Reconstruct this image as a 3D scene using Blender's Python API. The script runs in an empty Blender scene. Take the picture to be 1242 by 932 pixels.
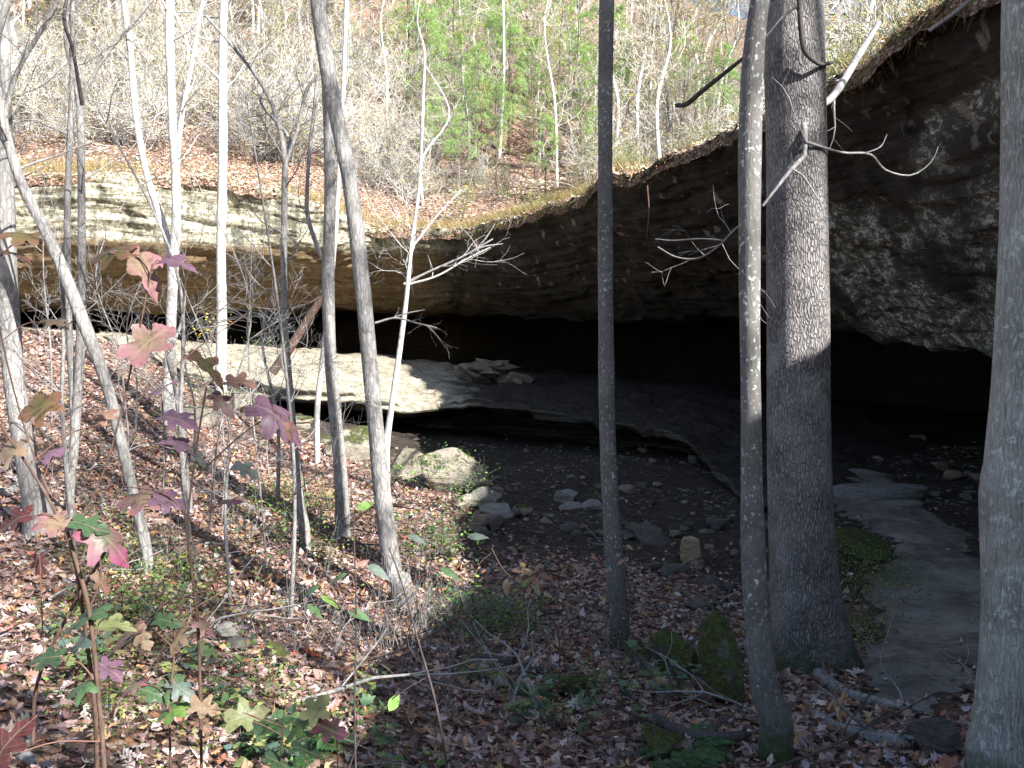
import bpy, bmesh, math, random
import numpy as np
from mathutils import Vector

scene = bpy.context.scene
C = scene.collection
R = math.radians
random.seed(7)
rs = np.random.RandomState(11)

# ------------------------------------------------------------------ camera
PITCH = R(3.7)
F = 1013.0
cam_d = bpy.data.cameras.new("camera")
cam = bpy.data.objects.new("camera", cam_d)
C.objects.link(cam)
cam_d.sensor_width = 36
cam_d.lens = F / 1242 * 36
cam_d.clip_start = 0.05
cam_d.clip_end = 2000
cam.rotation_euler = (R(90) - PITCH, 0, 0)
scene.camera = cam

# ------------------------------------------------------------------ light
SUN_AZ = R(47.5)      # to the right of straight-behind
SUN_EL = R(35)
sun_vec = Vector((math.sin(SUN_AZ) * math.cos(SUN_EL), -math.cos(SUN_AZ) * math.cos(SUN_EL), math.sin(SUN_EL)))
sd = bpy.data.lights.new("sun", 'SUN')
sd.energy = 5.0
sd.angle = R(0.53)
sd.color = (1.0, 0.975, 0.93)
sun = bpy.data.objects.new("sun", sd)
C.objects.link(sun)
sun.rotation_euler = sun_vec.to_track_quat('Z', 'Y').to_euler()
w = bpy.data.worlds.new("World")
scene.world = w
w.use_nodes = True
wn = w.node_tree
sky = wn.nodes.new('ShaderNodeTexSky')
sky.sky_type = 'NISHITA'
sky.sun_disc = False
sky.sun_elevation = SUN_EL
sky.sun_rotation = math.atan2(sun_vec.x, sun_vec.y)
sky.air_density = 1.0
sky.dust_density = 1.0
bg = wn.nodes['Background']
wn.links.new(sky.outputs[0], bg.inputs[0])
bg.inputs[1].default_value = 0.07
scene.view_settings.view_transform = 'Standard'
scene.view_settings.look = 'None'
scene.view_settings.exposure = 1.75
scene.view_settings.gamma = 1
scene.cycles.max_bounces = 6
scene.cycles.diffuse_bounces = 4
scene.cycles.glossy_bounces = 2
scene.cycles.transmission_bounces = 3

# ------------------------------------------------------------------ numpy noise
def _h(ix, iy, iz, s):
    n = (ix * 374761393 + iy * 668265263 + iz * 2147483647 * 3 + s * 974634777) & 0xFFFFFFFF
    n = ((n ^ (n >> 13)) * 1274126177) & 0xFFFFFFFF
    n = ((n ^ (n >> 16)) * 2246822519) & 0xFFFFFFFF
    n = n ^ (n >> 13)
    return (n & 0xFFFFFF) / float(0xFFFFFF)

def vnoise(P, s=0):
    P = np.asarray(P, float)
    i = np.floor(P).astype(np.int64)
    f = P - i
    f = f * f * (3 - 2 * f)
    x, y, z = i[..., 0], i[..., 1], i[..., 2]
    fx, fy, fz = f[..., 0], f[..., 1], f[..., 2]
    def c(a, b, d): return _h(x + a, y + b, z + d, s)
    x00 = c(0,0,0) * (1-fx) + c(1,0,0) * fx
    x10 = c(0,1,0) * (1-fx) + c(1,1,0) * fx
    x01 = c(0,0,1) * (1-fx) + c(1,0,1) * fx
    x11 = c(0,1,1) * (1-fx) + c(1,1,1) * fx
    y0 = x00 * (1-fy) + x10 * fy
    y1 = x01 * (1-fy) + x11 * fy
    return (y0 * (1-fz) + y1 * fz) * 2 - 1

def fbm(P, o=4, s=0, g=0.5):
    P = np.asarray(P, float)
    a, t, r = 1.0, 0.0, 0.0
    for k in range(o):
        r = r + a * vnoise(P * (2.03 ** k) + k * 17.3, s + k)
        t += a
        a *= g
    return r / t

def xyz(x, y, z=0.0):
    x, y = np.broadcast_arrays(np.asarray(x, float), np.asarray(y, float))
    return np.stack([x, y, np.zeros_like(x) + z], -1)

def sstep(a, b, v):
    t = np.clip((v - a) / (b - a), 0, 1)
    return t * t * (3 - 2 * t)

# ------------------------------------------------------------------ picture measurements -> metres
def P(px, py, d):
    a = (px - 621) / F
    b = (466 - py) / F
    dy = math.cos(PITCH) + b * math.sin(PITCH)
    dz = -math.sin(PITCH) + b * math.cos(PITCH)
    k = d / dy
    return np.array([a * k, d, dz * k])

def PX(px, d):
    return (px - 621) / F * d

# ------------------------------------------------------------------ mesh builder
class MB:
    def __init__(s):
        s.V, s.F, s.Cc, s.U, s.n = [], {}, [], [], 0
    def add(s, V, Fc, col=(1, 1, 1), uv=None):
        V = np.asarray(V, np.float32).reshape(-1, 3)
        col = np.asarray(col, np.float32)
        if col.ndim == 1: col = np.tile(col, (len(V), 1))
        if uv is None: uv = np.zeros((len(V), 2), np.float32)
        s.V.append(V); s.Cc.append(col[:, :3]); s.U.append(np.asarray(uv, np.float32))
        if not isinstance(Fc, (list, tuple)): Fc = [Fc]
        for f in Fc:
            f = np.asarray(f, np.int64)
            s.F.setdefault(f.shape[1], []).append(f + s.n)
        s.n += len(V)
    def build(s, name, mat, parent=None, smooth=True, uv=False):
        V = np.concatenate(s.V); col = np.concatenate(s.Cc)
        org = np.zeros(3)
        if parent is not None and parent.type == 'EMPTY': org = np.array(parent.location)
        elif parent is not None: org = np.array(parent.get('_org', (0, 0, 0)))
        V = V - org.astype(np.float32)
        me = bpy.data.meshes.new(name)
        me.vertices.add(len(V))
        me.vertices.foreach_set('co', V.ravel())
        loops, starts, o = [], [], 0
        for k, fl in s.F.items():
            f = np.concatenate(fl)
            loops.append(f.ravel())
            starts.append(o + np.arange(len(f)) * k)
            o += f.size
        loops = np.concatenate(loops); starts = np.concatenate(starts)
        me.loops.add(len(loops))
        me.loops.foreach_set('vertex_index', loops.astype(np.int32))
        me.polygons.add(len(starts))
        me.polygons.foreach_set('loop_start', starts.astype(np.int32))
        me.polygons.foreach_set('use_smooth', np.full(len(starts), smooth))
        me.update(calc_edges=True)
        a = me.attributes.new('Col', 'FLOAT_COLOR', 'POINT')
        a.data.foreach_set('color', np.concatenate([col, np.ones((len(col), 1), np.float32)], 1).ravel())
        if uv:
            U = np.concatenate(s.U)
            l = me.uv_layers.new(name='UVMap')
            l.data.foreach_set('uv', U[loops].ravel())
        me.materials.append(mat)
        ob = bpy.data.objects.new(name, me)
        C.objects.link(ob)
        if parent is not None: ob.parent = parent
        return ob

def tag(o, label=None, cat=None, group=None, kind=None):
    if label: o['label'] = label
    if cat: o['category'] = cat
    if group: o['group'] = group
    if kind: o['kind'] = kind
    return o

def thing(name, label, cat, loc, group=None):
    o = bpy.data.objects.new(name, None)
    o.empty_display_size = 0.1
    C.objects.link(o)
    o.location = Vector([float(v) for v in loc])
    return tag(o, label, cat, group)

def settle(ob):
    """give a one-mesh thing its origin at its base"""
    me = ob.data
    n = len(me.vertices)
    co = np.empty(n * 3, np.float32); me.vertices.foreach_get('co', co); co = co.reshape(-1, 3)
    o = np.array([(co[:, 0].min() + co[:, 0].max()) / 2, (co[:, 1].min() + co[:, 1].max()) / 2, co[:, 2].min()], np.float32)
    me.vertices.foreach_set('co', (co - o).ravel()); me.update()
    ob.location = [float(v) for v in o]
    return ob

def copy_thing(o, loc, rz=0.0, sc=1.0, tilt=(0, 0)):
    c = o.copy(); C.objects.link(c)
    c.location = [float(v) for v in loc]; c.rotation_euler = (tilt[0], tilt[1], rz); c.scale = (sc, sc, sc)
    for ch in o.children:
        k = ch.copy(); C.objects.link(k); k.parent = c
        for g in ch.children:
            d = g.copy(); C.objects.link(d); d.parent = k
    return c

# ------------------------------------------------------------------ materials
class NT:
    def __init__(s, name):
        s.m = bpy.data.materials.new(name); s.m.use_nodes = True
        s.t = s.m.node_tree; s.b = s.t.nodes['Principled BSDF']; s.o = s.t.nodes['Material Output']
        s.tc = s.t.nodes.new('ShaderNodeTexCoord')
        s.geo = s.t.nodes.new('ShaderNodeNewGeometry')
    def n(s, t): return s.t.nodes.new(t)
    def l(s, a, b): s.t.links.new(a, b)
    def pos(s): return s.geo.outputs['Position']
    def map(s, v, scale=(1, 1, 1), rot=(0, 0, 0)):
        m = s.n('ShaderNodeMapping'); s.l(v, m.inputs[0])
        m.inputs['Scale'].default_value = scale; m.inputs['Rotation'].default_value = rot
        return m.outputs[0]
    def noise(s, v, scale, det=6, rough=0.6, dist=0.0):
        m = s.n('ShaderNodeTexNoise'); s.l(v, m.inputs['Vector'])
        m.inputs['Scale'].default_value = scale; m.inputs['Detail'].default_value = det
        m.inputs['Roughness'].default_value = rough; m.inputs['Distortion'].default_value = dist
        return m.outputs['Fac']
    def vor(s, v, scale, feat='F1', out='Distance', rand=1.0):
        m = s.n('ShaderNodeTexVoronoi'); s.l(v, m.inputs['Vector']); m.feature = feat
        m.inputs['Scale'].default_value = scale; m.inputs['Randomness'].default_value = rand
        return m.outputs[out]
    def ramp(s, f, stops):
        m = s.n('ShaderNodeValToRGB'); s.l(f, m.inputs[0]); e = m.color_ramp.elements
        while len(e) < len(stops): e.new(0.5)
        for k, (p, c) in enumerate(stops):
            e[k].position = p
            e[k].color = (c, c, c, 1) if not hasattr(c, '__len__') else (*c, 1)
        return m.outputs[0]
    def mix(s, f, a, b, mode='MIX'):
        m = s.n('ShaderNodeMix'); m.data_type = 'RGBA'; m.blend_type = mode
        for i, v in ((0, f), (6, a), (7, b)):
            if hasattr(v, 'links'): s.l(v, m.inputs[i])
            elif hasattr(v, '__len__'): m.inputs[i].default_value = (*v, 1)
            else: m.inputs[i].default_value = v
        return m.outputs[2]
    def math(s, op, a, b=0.0, c=0.0):
        m = s.n('ShaderNodeMath'); m.operation = op
        for i, v in enumerate((a, b, c)):
            if hasattr(v, 'links'): s.l(v, m.inputs[i])
            else: m.inputs[i].default_value = v
        return m.outputs[0]
    def attr(s, name='Col'):
        m = s.n('ShaderNodeAttribute'); m.attribute_name = name
        return m.outputs['Color']
    def sep(s, v):
        m = s.n('ShaderNodeSeparateXYZ'); s.l(v, m.inputs[0]); return m.outputs
    def bump(s, h, strength=0.5, dist=0.02):
        m = s.n('ShaderNodeBump'); s.l(h, m.inputs['Height'])
        m.inputs['Strength'].default_value = strength; m.inputs['Distance'].default_value = dist
        s.l(m.outputs[0], s.b.inputs['Normal'])
    def fin(s, col, rough=0.85, spec=0.3):
        if hasattr(col, 'links'): s.l(col, s.b.inputs['Base Color'])
        else: s.b.inputs['Base Color'].default_value = (*col, 1)
        if hasattr(rough, 'links'): s.l(rough, s.b.inputs['Roughness'])
        else: s.b.inputs['Roughness'].default_value = rough
        s.b.inputs['Specular IOR Level'].default_value = spec
        return s.m

def mat_leaf(name, trans=0.35, rough=0.6, spec=0.35, veins=False):
    n = NT(name)
    col = n.attr()
    if veins:
        uv = n.sep(n.tc.outputs['UV'])
        ax = n.math('ABSOLUTE', uv[1])
        mid = n.math('LESS_THAN', ax, 0.018)
        q = n.math('FRACT', n.math('MULTIPLY', n.math('SUBTRACT', uv[0], n.math('MULTIPLY', ax, 0.9)), 5.5))
        lat = n.math('LESS_THAN', n.math('ABSOLUTE', n.math('SUBTRACT', q, 0.5)), 0.05)
        v = n.math('MAXIMUM', mid, n.math('MULTIPLY', lat, 0.55))
        blot = n.ramp(n.noise(n.pos(), 45, 6, .7), [(0.32, 0.35), (0.45, .9), (0.7, 1.2)])
        col = n.mix(1.0, col, blot, 'MULTIPLY')
        col = n.mix(n.math('MULTIPLY', v, 0.35), col, (0.30, 0.24, 0.16))
    n.fin(col, rough, spec)
    tr = n.n('ShaderNodeBsdfTranslucent'); n.l(col, tr.inputs[0])
    mx = n.n('ShaderNodeMixShader'); mx.inputs[0].default_value = trans
    n.l(n.b.outputs[0], mx.inputs[1]); n.l(tr.outputs[0], mx.inputs[2])
    n.l(mx.outputs[0], n.o.inputs[0])
    return n.m

M = {}
M['litter'] = mat_leaf('fallen_leaf_material', 0.12, 0.55, 0.4)
M['leaf'] = mat_leaf('green_leaf_material', 0.35, 0.5, 0.35)
M['bigleaf'] = mat_leaf('lobed_leaf_material', 0.32, 0.45, 0.4, veins=True)
M['needle'] = mat_leaf('needle_material', 0.3, 0.6, 0.3)

def mat_bark(name, base, dark, lichen=(0.5, 0.52, 0.48), lic=0.62, ridge=18, stretch=0.25, bump=0.6, bd=0.012, moss=0.0, rings=False, lsc=26, ck=0.7):
    n = NT(name)
    p = n.tc.outputs['Object']
    st = n.map(p, (1, 1, stretch))
    dn = n.noise(p, 6, 3)
    vv = n.n('ShaderNodeVectorMath'); vv.operation = 'ADD'
    sc = n.n('ShaderNodeVectorMath'); sc.operation = 'SCALE'; sc.inputs[3].default_value = 0.05
    m2 = n.n('ShaderNodeTexNoise'); n.l(p, m2.inputs['Vector']); m2.inputs['Scale'].default_value = 9
    n.l(m2.outputs['Color'], sc.inputs[0]); n.l(st, vv.inputs[0]); n.l(sc.outputs[0], vv.inputs[1])
    st = vv.outputs[0]
    v = n.vor(st, ridge, 'DISTANCE_TO_EDGE')
    crack = n.ramp(v, [(0.0, 0.0), (0.22, 1.0)])
    nz = n.noise(st, ridge * 1.3, 8, 0.7)
    big = n.noise(p, 3.0, 5, 0.6)
    col = n.mix(n.ramp(nz, [(0.3, 0.0), (0.75, 1.0)]), dark, base)
    col = n.mix(n.math('MULTIPLY', n.math('SUBTRACT', 1.0, crack), ck), col, tuple(c * 0.45 for c in dark))
    lf = n.math('MULTIPLY', n.ramp(big, [(0.42, 0.0), (0.7, 1.0)]), 0.35)
    col = n.mix(lf, col, tuple(min(1, c * 1.5) for c in base))
    ln = n.noise(n.map(p, (1, 1, 0.8)), lsc, 6, 0.65)
    lm = n.ramp(ln, [(lic, 0.0), (lic + 0.03, 1.0)])
    lmask = n.ramp(n.noise(p, 2.2, 2), [(0.4, 0.15), (0.6, 1.0)])
    col = n.mix(n.math('MULTIPLY', n.math('MULTIPLY', lm, lmask), 0.8), col, lichen)
    if moss > 0:
        z = n.sep(p)[2]
        mk = n.math('ADD', n.math('MULTIPLY', z, -1.0 / moss), 1.0)
        mk = n.math('ADD', mk, n.math('MULTIPLY', n.math('SUBTRACT', n.noise(p, 12, 5), 0.5), 1.6))
        mk = n.ramp(mk, [(0.15, 0.0), (0.75, 1.0)])
        col = n.mix(n.math('MULTIPLY', mk, 0.85), col, (0.035, 0.055, 0.012))
    h = n.math('ADD', n.math('MULTIPLY', crack, 0.6), n.math('MULTIPLY', nz, 0.7))
    n.bump(h, bump, bd)
    return n.fin(col, 0.85, 0.25)

M['bark_big'] = mat_bark('ridged_bark', (0.40, 0.375, 0.365), (0.10, 0.092, 0.09), lic=0.68, ridge=54, stretch=0.26, bump=0.9, bd=0.022, ck=.8, moss=0.42)
M['bark_slim'] = mat_bark('spotted_bark', (0.19, 0.18, 0.17), (0.075, 0.072, 0.07), lichen=(0.62, 0.64, 0.62), lic=0.585, ridge=40, stretch=0.3, ck=.25, bump=0.35, bd=0.005, moss=0.35, lsc=38)
M['bark_right'] = mat_bark('lichen_bark', (0.46, 0.46, 0.43), (0.15, 0.15, 0.135), lichen=(0.55, 0.60, 0.58), lic=0.56, ck=0.35, ridge=60, stretch=0.08, bump=0.8, bd=0.012, moss=0.3)
M['bark_grey'] = mat_bark('grey_bark', (0.36, 0.345, 0.33), (0.16, 0.15, 0.143), lic=0.6, ridge=24, stretch=0.25, bump=0.6, bd=0.008)
M['bark_pale'] = mat_bark('pale_bark', (0.70, 0.68, 0.64), (0.36, 0.34, 0.32), lic=0.62, ridge=20, stretch=0.5, bump=0.4, bd=0.006)
M['bark_white'] = mat_bark('white_bark', (0.80, 0.78, 0.73), (0.5, 0.47, 0.43), lic=0.7, ridge=20, stretch=0.5, bump=0.2, bd=0.004)
M['bark_bright'] = mat_bark('bleached_bark', (0.62, 0.58, 0.51), (0.36, 0.33, 0.28), lic=0.7, ridge=20, stretch=0.5, bump=0.2, bd=0.004)
M['twig'] = mat_bark('twig_bark', (0.34, 0.325, 0.315), (0.20, 0.19, 0.185), lic=0.7, ridge=30, stretch=0.4, bump=0.2, bd=0.003)
M['twig_dark'] = mat_bark('dark_twig_bark', (0.10, 0.085, 0.08), (0.05, 0.04, 0.04), lic=0.72, ridge=30, stretch=0.4, bump=0.3, bd=0.003)
M['stem'] = mat_bark('brown_stem', (0.16, 0.10, 0.075), (0.08, 0.05, 0.04), lic=0.75, ridge=40, stretch=0.3, bump=0.2, bd=0.002)
M['pine_bark'] = mat_bark('pine_bark', (0.17, 0.12, 0.09), (0.09, 0.06, 0.05), lic=0.75, ridge=16, stretch=0.3, bump=0.4, bd=0.01)

def mat_rock(name, a, b, lich=None, moss=0.0, sc=2.0, strata=5.0):
    n = NT(name)
    p = n.pos()
    z = n.map(p, (1, 1, strata))
    n1 = n.noise(z, sc, 8, 0.65, 0.3)
    n2 = n.noise(p, sc * 6, 8, 0.7)
    col = n.mix(n.ramp(n1, [(0.3, 0.0), (0.7, 1.0)]), a, b)
    col = n.mix(n.ramp(n2, [(0.35, 0.55), (0.65, 0.0)]), col, tuple(c * 0.45 for c in a))
    if lich:
        l = n.ramp(n.noise(p, 7, 8, 0.7), [(0.58, 0.0), (0.62, 1.0)])
        col = n.mix(n.math('MULTIPLY', l, 0.7), col, lich)
    if moss > 0:
        up = n.sep(n.geo.outputs['Normal'])[2]
        mk = n.math('ADD', n.math('MULTIPLY', up, 0.35), n.noise(p, 5, 6, 0.7))
        mk = n.ramp(mk, [(0.95 - moss, 0.0), (1.05 - moss, 1.0)])
        mc = n.mix(n.ramp(n.noise(p, 34, 6, 0.75), [(0.35, 0.0), (0.65, 1.0)]), (0.016, 0.022, 0.007), (0.095, 0.115, 0.03))
        mc = n.mix(n.ramp(n.noise(p, 9, 5, 0.7), [(0.45, 0.0), (0.62, 0.7)]), mc, (0.055, 0.042, 0.026))
        col = n.mix(mk, col, mc)
    n.bump(n.math('ADD', n1, n.math('MULTIPLY', n2, 0.5)), 0.8, 0.03)
    return n.fin(col, 0.9, 0.2)

M['rock_moss'] = mat_rock('mossy_rock', (0.10, 0.095, 0.08), (0.2, 0.18, 0.15), moss=0.52)
M['rock_grey'] = mat_rock('grey_rock', (0.17, 0.16, 0.15), (0.34, 0.32, 0.29), sc=5)
M['rock_half'] = mat_rock('half_mossy_rock', (0.24, 0.21, 0.17), (0.42, 0.37, 0.30), moss=0.28, sc=3)
M['rock_tan'] = mat_rock('tan_rock', (0.34, 0.22, 0.13), (0.58, 0.46, 0.33), sc=9)
M['rock_dark'] = mat_rock('dark_rock', (0.07, 0.065, 0.06), (0.17, 0.15, 0.13), sc=5)
M['rock_cave'] = mat_rock('cave_boulder_rock', (0.13, 0.10, 0.08), (0.36, 0.28, 0.21), sc=3, strata=3)

# cliff sandstone: colour differs along the bluff (iron-tan to the left, black stain plus shade put into the colour to the right)
def mat_cliff():
    n = NT('sandstone')
    p = n.pos(); s = n.sep(p)
    bed = n.noise(n.map(p, (0.35, 0.35, 5.0), (0.10, 0.0, 0)), 1.6, 10, 0.7, 0.4)
    xb = n.noise(n.map(p, (0.4, 0.5, 5.5), (0.62, 0.5, 0)), 1.5, 10, 0.72, 0.2)
    fine = n.noise(p, 9, 8, 0.72)
    blot = n.noise(p, 0.7, 5, 0.6)
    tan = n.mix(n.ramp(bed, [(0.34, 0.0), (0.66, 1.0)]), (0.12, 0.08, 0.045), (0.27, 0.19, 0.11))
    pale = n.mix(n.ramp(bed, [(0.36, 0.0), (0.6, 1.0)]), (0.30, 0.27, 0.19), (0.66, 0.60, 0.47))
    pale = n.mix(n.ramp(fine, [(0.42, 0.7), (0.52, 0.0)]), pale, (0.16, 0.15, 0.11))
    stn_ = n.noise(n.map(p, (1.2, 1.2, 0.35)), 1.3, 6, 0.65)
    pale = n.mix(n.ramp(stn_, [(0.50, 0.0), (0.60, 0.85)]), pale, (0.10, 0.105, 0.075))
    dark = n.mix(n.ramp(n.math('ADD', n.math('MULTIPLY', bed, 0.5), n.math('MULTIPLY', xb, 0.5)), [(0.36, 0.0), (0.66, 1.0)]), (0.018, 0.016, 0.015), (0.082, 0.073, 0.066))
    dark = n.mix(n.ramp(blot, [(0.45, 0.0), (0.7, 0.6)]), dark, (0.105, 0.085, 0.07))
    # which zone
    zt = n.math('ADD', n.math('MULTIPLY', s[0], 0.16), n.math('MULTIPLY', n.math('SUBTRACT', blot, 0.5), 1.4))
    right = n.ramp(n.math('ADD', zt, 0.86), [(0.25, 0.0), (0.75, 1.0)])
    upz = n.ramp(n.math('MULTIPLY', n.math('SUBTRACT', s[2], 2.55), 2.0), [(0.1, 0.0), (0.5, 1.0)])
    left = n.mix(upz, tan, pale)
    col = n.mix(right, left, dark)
    col = n.mix(n.ramp(fine, [(0.36, 0.5), (0.55, 0.0)]), col, (0.02, 0.018, 0.016))
    # lichen crust on the low nose of the overhang at the right
    ln = n.noise(n.map(p, (0.8, 0.8, 1.1), (0.5, 0.6, 0.2)), 6.5, 10, 0.82, 0.0)
    cm = n.sep(n.attr())[0]
    lc = n.mix(n.ramp(n.noise(p, 24, 6, 0.7), [(0.35, 0.0), (0.65, 1.0)]), (0.14, 0.135, 0.115), (0.85, 0.88, 0.85))
    base_c = n.mix(n.math('MULTIPLY', cm, 0.45), col, (0.20, 0.19, 0.165))
    col = n.mix(n.math('MULTIPLY', n.ramp(ln, [(0.515, 0.0), (0.55, 1.0)]), cm), base_c, lc)
    # thin pale scratches and mineral runs
    run = n.noise(n.map(p, (1.5, 1.5, 0.3), (0.6, 0.3, 0)), 2.4, 4, 0.5)
    col = n.mix(n.math('MULTIPLY', n.ramp(run, [(0.63, 0.0), (0.69, 0.6)]), n.ramp(n.math('MULTIPLY', s[2], .5), [(0.30, 0.0), (0.6, 1.0)])), col, (0.34, 0.31, 0.27))
    h = n.math('ADD', n.math('ADD', bed, n.math('MULTIPLY', xb, 0.6)), n.math('MULTIPLY', fine, 0.35))
    n.bump(h, 1.0, 0.12)
    return n.fin(col, 0.9, 0.15)
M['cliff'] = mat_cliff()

def mat_shelf():
    n = NT('shelf_sandstone')
    p = n.pos(); s = n.sep(p)
    bed = n.noise(n.map(p, (0.5, 0.5, 9.0)), 2.0, 8, 0.7, 0.3)
    fine = n.noise(p, 7, 8, 0.7)
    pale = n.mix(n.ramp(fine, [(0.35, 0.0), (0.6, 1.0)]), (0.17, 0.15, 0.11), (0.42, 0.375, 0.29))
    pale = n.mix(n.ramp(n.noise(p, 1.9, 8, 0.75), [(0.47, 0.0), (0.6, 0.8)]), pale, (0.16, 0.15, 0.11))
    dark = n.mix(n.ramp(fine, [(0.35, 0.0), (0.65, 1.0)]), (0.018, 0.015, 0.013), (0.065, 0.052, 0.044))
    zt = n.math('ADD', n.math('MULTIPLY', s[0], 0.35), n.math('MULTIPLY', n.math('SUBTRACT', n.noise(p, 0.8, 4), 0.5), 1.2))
    col = n.mix(n.ramp(n.math('ADD', zt, 0.92), [(0.2, 0.0), (0.5, 1.0)]), pale, dark)  # pale slab darkens past the sun's edge: shade put into the colour
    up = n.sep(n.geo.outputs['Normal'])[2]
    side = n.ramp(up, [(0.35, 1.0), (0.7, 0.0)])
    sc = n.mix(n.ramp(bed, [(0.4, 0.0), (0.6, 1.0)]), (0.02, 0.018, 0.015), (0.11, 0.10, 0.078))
    col = n.mix(side, col, sc)  # steep and undercut faces coloured darker for the shadow under the slab
    n.bump(n.math('ADD', bed, fine), 0.8, 0.05)
    return n.fin(col, 0.9, 0.2)
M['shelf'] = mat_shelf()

def mat_ground(name, dirt=(0.036, 0.028, 0.022), sc=16):
    n = NT(name)
    p = n.pos()
    v = n.n('ShaderNodeTexVoronoi'); n.l(n.map(p, (1, 1, 1.3), (0.4, 0.3, 0.1)), v.inputs['Vector']); v.inputs['Scale'].default_value = sc
    cs = n.n('ShaderNodeSeparateColor'); n.l(v.outputs['Color'], cs.inputs[0])
    lc = n.ramp(cs.outputs[0], [(0.0, (0.07, 0.04, 0.03)), (0.25, (0.18, 0.10, 0.075)), (0.5, (0.30, 0.19, 0.145)), (0.7, (0.42, 0.30, 0.24)), (0.85, (0.33, 0.15, 0.07)), (1.0, (0.50, 0.42, 0.36))])
    lc = n.mix(n.ramp(v.outputs['Distance'], [(0.35, 0.0), (0.7, 0.8)]), lc, (0.03, 0.022, 0.018))
    nz = n.noise(p, 5, 10, 0.75)
    dc = n.mix(n.ramp(nz, [(0.35, 0.0), (0.65, 1.0)]), tuple(c * 0.6 for c in dirt), tuple(c * 1.7 for c in dirt))
    at = n.n('ShaderNodeSeparateColor'); n.l(n.attr(), at.inputs[0])
    col = n.mix(at.outputs[0], dc, lc)
    n.bump(n.math('ADD', n.math('MULTIPLY', nz, 0.7), n.math('MULTIPLY', n.math('MULTIPLY', cs.outputs[1], at.outputs[0]), 0.6)), 0.9, 0.04)
    return n.fin(col, 0.9, 0.2)
M['ground'] = mat_ground('forest_floor')
M['hill'] = mat_ground('hill_floor', sc=17)

def mat_path():
    n = NT('trodden_sand')
    p = n.pos()
    a = n.noise(p, 1.6, 8, 0.65); b = n.noise(p, 26, 8, 0.75); g = n.noise(p, 3.1, 9, 0.75)
    col = n.mix(n.ramp(a, [(0.35, 0.0), (0.62, 1.0)]), (0.10, 0.088, 0.073), (0.25, 0.225, 0.19))
    col = n.mix(n.ramp(g, [(0.38, 0.7), (0.47, 0.0)]), col, (0.08, 0.07, 0.06))
    col = n.mix(n.ramp(b, [(0.60, 0.0), (0.68, 0.7)]), col, (0.34, 0.31, 0.28))
    col = n.mix(n.ramp(n.noise(p, 13, 6, 0.7), [(0.36, 0.85), (0.42, 0.0)]), col, (0.05, 0.042, 0.036))
    n.bump(n.math('ADD', a, n.math('ADD', n.math('MULTIPLY', b, 0.25), n.math('MULTIPLY', g, 0.4))), 0.7, 0.05)
    return n.fin(col, 0.88, 0.25)
M['path'] = mat_path()

# ------------------------------------------------------------------ ground height
def tps_fit(pts):
    X = pts[:, :2]; n = len(X)
    d = np.linalg.norm(X[:, None] - X[None], axis=2)
    K = np.where(d > 0, d * d * np.log(d + 1e-12), 0) + np.eye(n) * 0.02
    A = np.zeros((n + 3, n + 3)); A[:n, :n] = K
    A[:n, n] = 1; A[:n, n+1:] = X; A[n, :n] = 1; A[n+1:, :n] = X.T
    b = np.zeros(n + 3); b[:n] = pts[:, 2]
    return X, np.linalg.solve(A, b)
def tps_eval(m, x, y):
    X, c = m
    x = np.asarray(x, float); y = np.asarray(y, float)
    r = c[len(X)] + c[len(X)+1] * x + c[len(X)+2] * y
    for k in range(len(X)):
        q = (x - X[k, 0]) ** 2 + (y - X[k, 1]) ** 2
        r = r + c[k] * 0.5 * q * np.log(q + 1e-12)
    return r
gp = [P(*a) for a in [
    (0,932,3.4),(300,932,3.8),(621,932,4.4),(900,932,4.5),(1242,932,4.3),
    (0,800,4.6),(300,800,5.6),(600,850,5.8),(755,790,7.8),(980,812,6.6),(1200,850,5.5),
    (0,650,7.5),(170,690,7.5),(365,662,10),(480,705,9.5),(600,750,8.5),
    (850,700,10),(1100,750,8.3),(1180,700,9.6),(1100,640,12.5),(1020,603,15),
    (1190,570,18),(1050,528,25),(700,600,15.5),(600,562,19),(750,565,18),(850,622,13.5),
    (500,600,14),(420,560,16),(300,545,15.2),(300,508,17.3),(200,455,18.5),(100,416,19),(0,406,18.5),
    (0,500,12.5),(150,550,12.5),(-300,500,14),(-300,800,5)]]
gp += [np.array(a, float) for a in [(0,0,-1.65),(5,0,-1.7),(-5,0,-1.4),(0,-10,-1.1),(15,5,-2.3),(-22,10,-.3),(-24,20,.6),
    (13,30,-3.2),(0,32,-3.2),(-8,28,-2.2),(40,20,-3),(-45,20,.8),(-40,-20,0),(40,-20,-1),(0,-40,0),(0,60,-3),(-40,60,-1),(40,60,-3)]]
gtps = tps_fit(np.array(gp))
def gz(x, y):
    x = np.asarray(x, float); y = np.asarray(y, float)
    z = tps_eval(gtps, x, y)
    return z + 0.10 * fbm(xyz(x * 0.8, y * 0.8), 4, 3) + 0.03 * fbm(xyz(x * 3.5, y * 3.5), 3, 5)

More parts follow.
